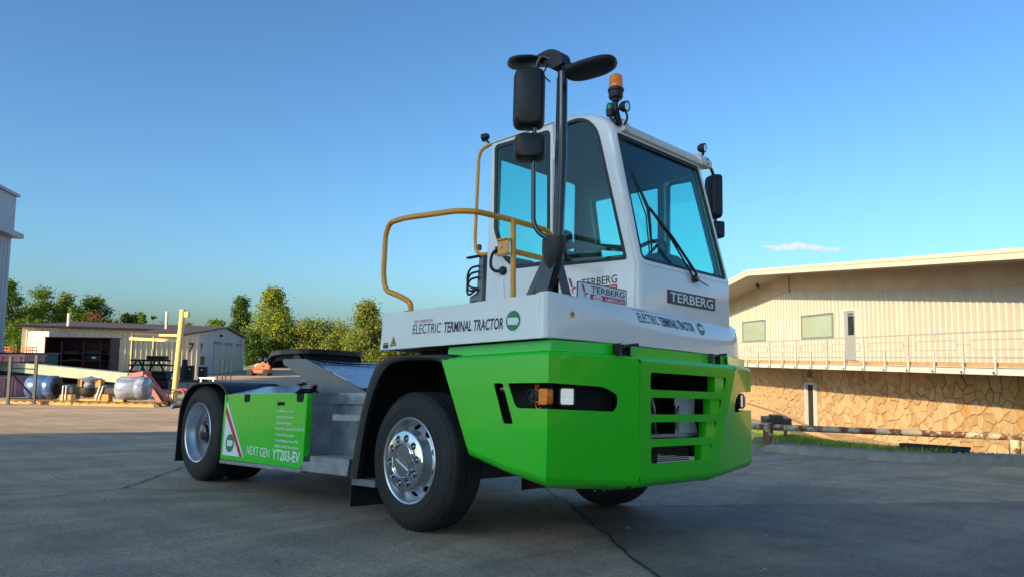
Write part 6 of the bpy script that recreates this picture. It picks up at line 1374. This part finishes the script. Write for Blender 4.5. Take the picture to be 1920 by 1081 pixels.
for u, lab in ((408, 'left black hand truck behind the rear wheel'), (424, 'right black hand truck behind the rear wheel')):
    d = 40; e = spot('hand_truck', u, 728, d, lab, 'hand truck', group='hand trucks'); h = at(u, 672, d).z - e.location.z
    for x in (-.12, .14): MB().tube([(x, 0, .1), (x + .14, .05, h)], .03, 8).build('upright', 'machine_black', e)
    MB().tube([(.02, .05, h), (.28, .05, h)], .035, 8).build('grip', 'machine_black', e); MB().tube([(-.06, 0, .5), (.2, 0, .5)], .02, 6).build('cross_tube', 'machine_black', e); MB().box((-.2, -.3, .05), (.2, .0, .07)).build('toe_plate', 'machine_black', e, smooth=0)
    for x in (-.2, .2): MB().lathe([(.1, -.03), (.12, 0), (.1, .03)], (x, .08, .12), (1, 0, 0), 14).build('wheel', 'rubber', e)
d = 38; e = spot('trestle', 388, 730, d, 'small white trestle behind the rear mudguard', 'trestle'); h = at(388, 706, d).z - e.location.z
MB().box((-.4, -.05, h - .08), (.4, .05, h)).build('top_rail', 'white_paint', e)
for x in (-.32, .3): 
    for y in (-.18, .18): MB().bar((x, 0, h - .06), (x, y, 0), .05, .05).build('leg', 'white_paint', e)
for u0, u1, v, lab in ((440, 448, 678, 'left thin wire rack pole pair'),):
    pass
d = 78; BL = spot('boom_lift', 484, 699, d, 'red boom lift parked at the foot of the far trees', 'lift'); w = px(48, d)
MB().box((-.35*w, -.6, .25), (.48*w, .6, .62)).build('chassis', 'boom_orange', BL, bev=.06)
for x in (-.25, .36):
    for y in (-.62, .62): MB().lathe([(.30, -.12), (.34, 0), (.30, .12)], (x*w, y, .32), (0, 1, 0), 18).build('wheel', 'rubber', BL)
m = MB(); m.plate([(-.12*w, .64), (.50*w, .64), (.50*w, 1.35), (.20*w, 1.42), (-.05*w, 1.05)], [], XZ(-.5), 0, 1.0); m.build('counterweight', 'boom_orange', BL, bev=.05); MB().bar((-.5*w, 0, .75), (.05*w, 0, 1.15), .28, .25).build('boom', 'cream_siding', BL)
MB().box((.22*w, -.52, .9), (.30*w, -.505, 1.1)).build('decal', 'navy_steel', BL, smooth=0)
d = 60
for u, lab in ((8, 'orange work platform showing at the extreme left edge'), (47, 'orange work platform guard rail above the green skip')):
    e = spot('work_platform', u, 690, d, lab, 'platform', group='orange work platforms'); h = at(u, 649, d).z - e.location.z
    for x in (-.32, 0, .32):
        for y in (0, .8): MB().tube([(x, y, 0), (x, y, h)], .035, 6).build('post', 'boom_orange', e)
    for z in (h, h - .25, h - .5): MB().tube([(-.34, 0, z), (.34, 0, z), (.34, .8, z), (-.34, .8, z), (-.34, 0, z)], .03, 6).build('rail', 'boom_orange', e)
    MB().box((-.36, -.04, h - .75), (.36, .84, h - .6)).build('deck', 'boom_orange', e)
# low steel stillages in front of the bins
d = 44; e = spot('stillage', 350, 722, d, 'low grey steel stillage in front of the black bins', 'stillage'); w = px(70, d)
MB().box((-w/2, 0, .42), (w/2, 1.2, .50)).build('deck', 'grey_steel', e)
for x in (-.48, 0, .48):
    for y in (.05, 1.1): MB().box((x*w - .05, y, 0), (x*w + .05, y + .08, .42)).build('leg', 'grey_steel', e, smooth=0)
for k in range(3): MB().bar((-w*.4, .3 + .25*k, .56), (w*.42, .3 + .25*k, .57), .12, .10).build('stored_bar', 'machine_black', e, smooth=0)
# ------------------------------------------------------------------ small cloud
cl = bpy.data.materials.new('cloud_vapour'); cl.use_nodes = True; nt = cl.node_tree; nt.nodes.clear(); o_ = nt.nodes.new('ShaderNodeOutputMaterial'); pv = nt.nodes.new('ShaderNodeVolumePrincipled'); MATS['cloud_vapour'] = cl
pv.inputs['Color'].default_value = (.95, .95, .97, 1); pv.inputs['Anisotropy'].default_value = .2; pv.inputs['Density'].default_value = .028; nt.links.new(pv.outputs[0], o_.inputs['Volume'])
d = 2200; c0 = at(1507, 463, d); m = MB(); r_ = random.Random(4)
for k in range(26):
    t = (k + .5) / 26; u = 1432 + (1583 - 1432) * t; hh = (10 if t < .45 else 6.5) * (1 - abs(2*t - 1) ** 2.5) + 2; v = 464 + 2.5 * math.sin(t * 9) - (2 if t < .5 else -1) ; c = at(u, v + r_.uniform(-1.5, 1.5), d + r_.uniform(-25, 25)); rx = px(9, d); rz = px(hh * .62, d)
    n1, n2 = 10, 7; secs = []
    for i in range(1, n2): 
        la = math.pi * i / n2 - math.pi / 2; secs.append([tuple(c + RH * (rx * math.cos(la) * math.cos(2*math.pi*j/n1)) + FH * (rx * math.cos(la) * math.sin(2*math.pi*j/n1)) + Vector((0, 0, rz * math.sin(la)))) for j in range(n1)])
    m.loft(secs)
tag(m.build('cloud', 'cloud_vapour', smooth=80), 'single small white cloud low in the sky above the right building', 'cloud')
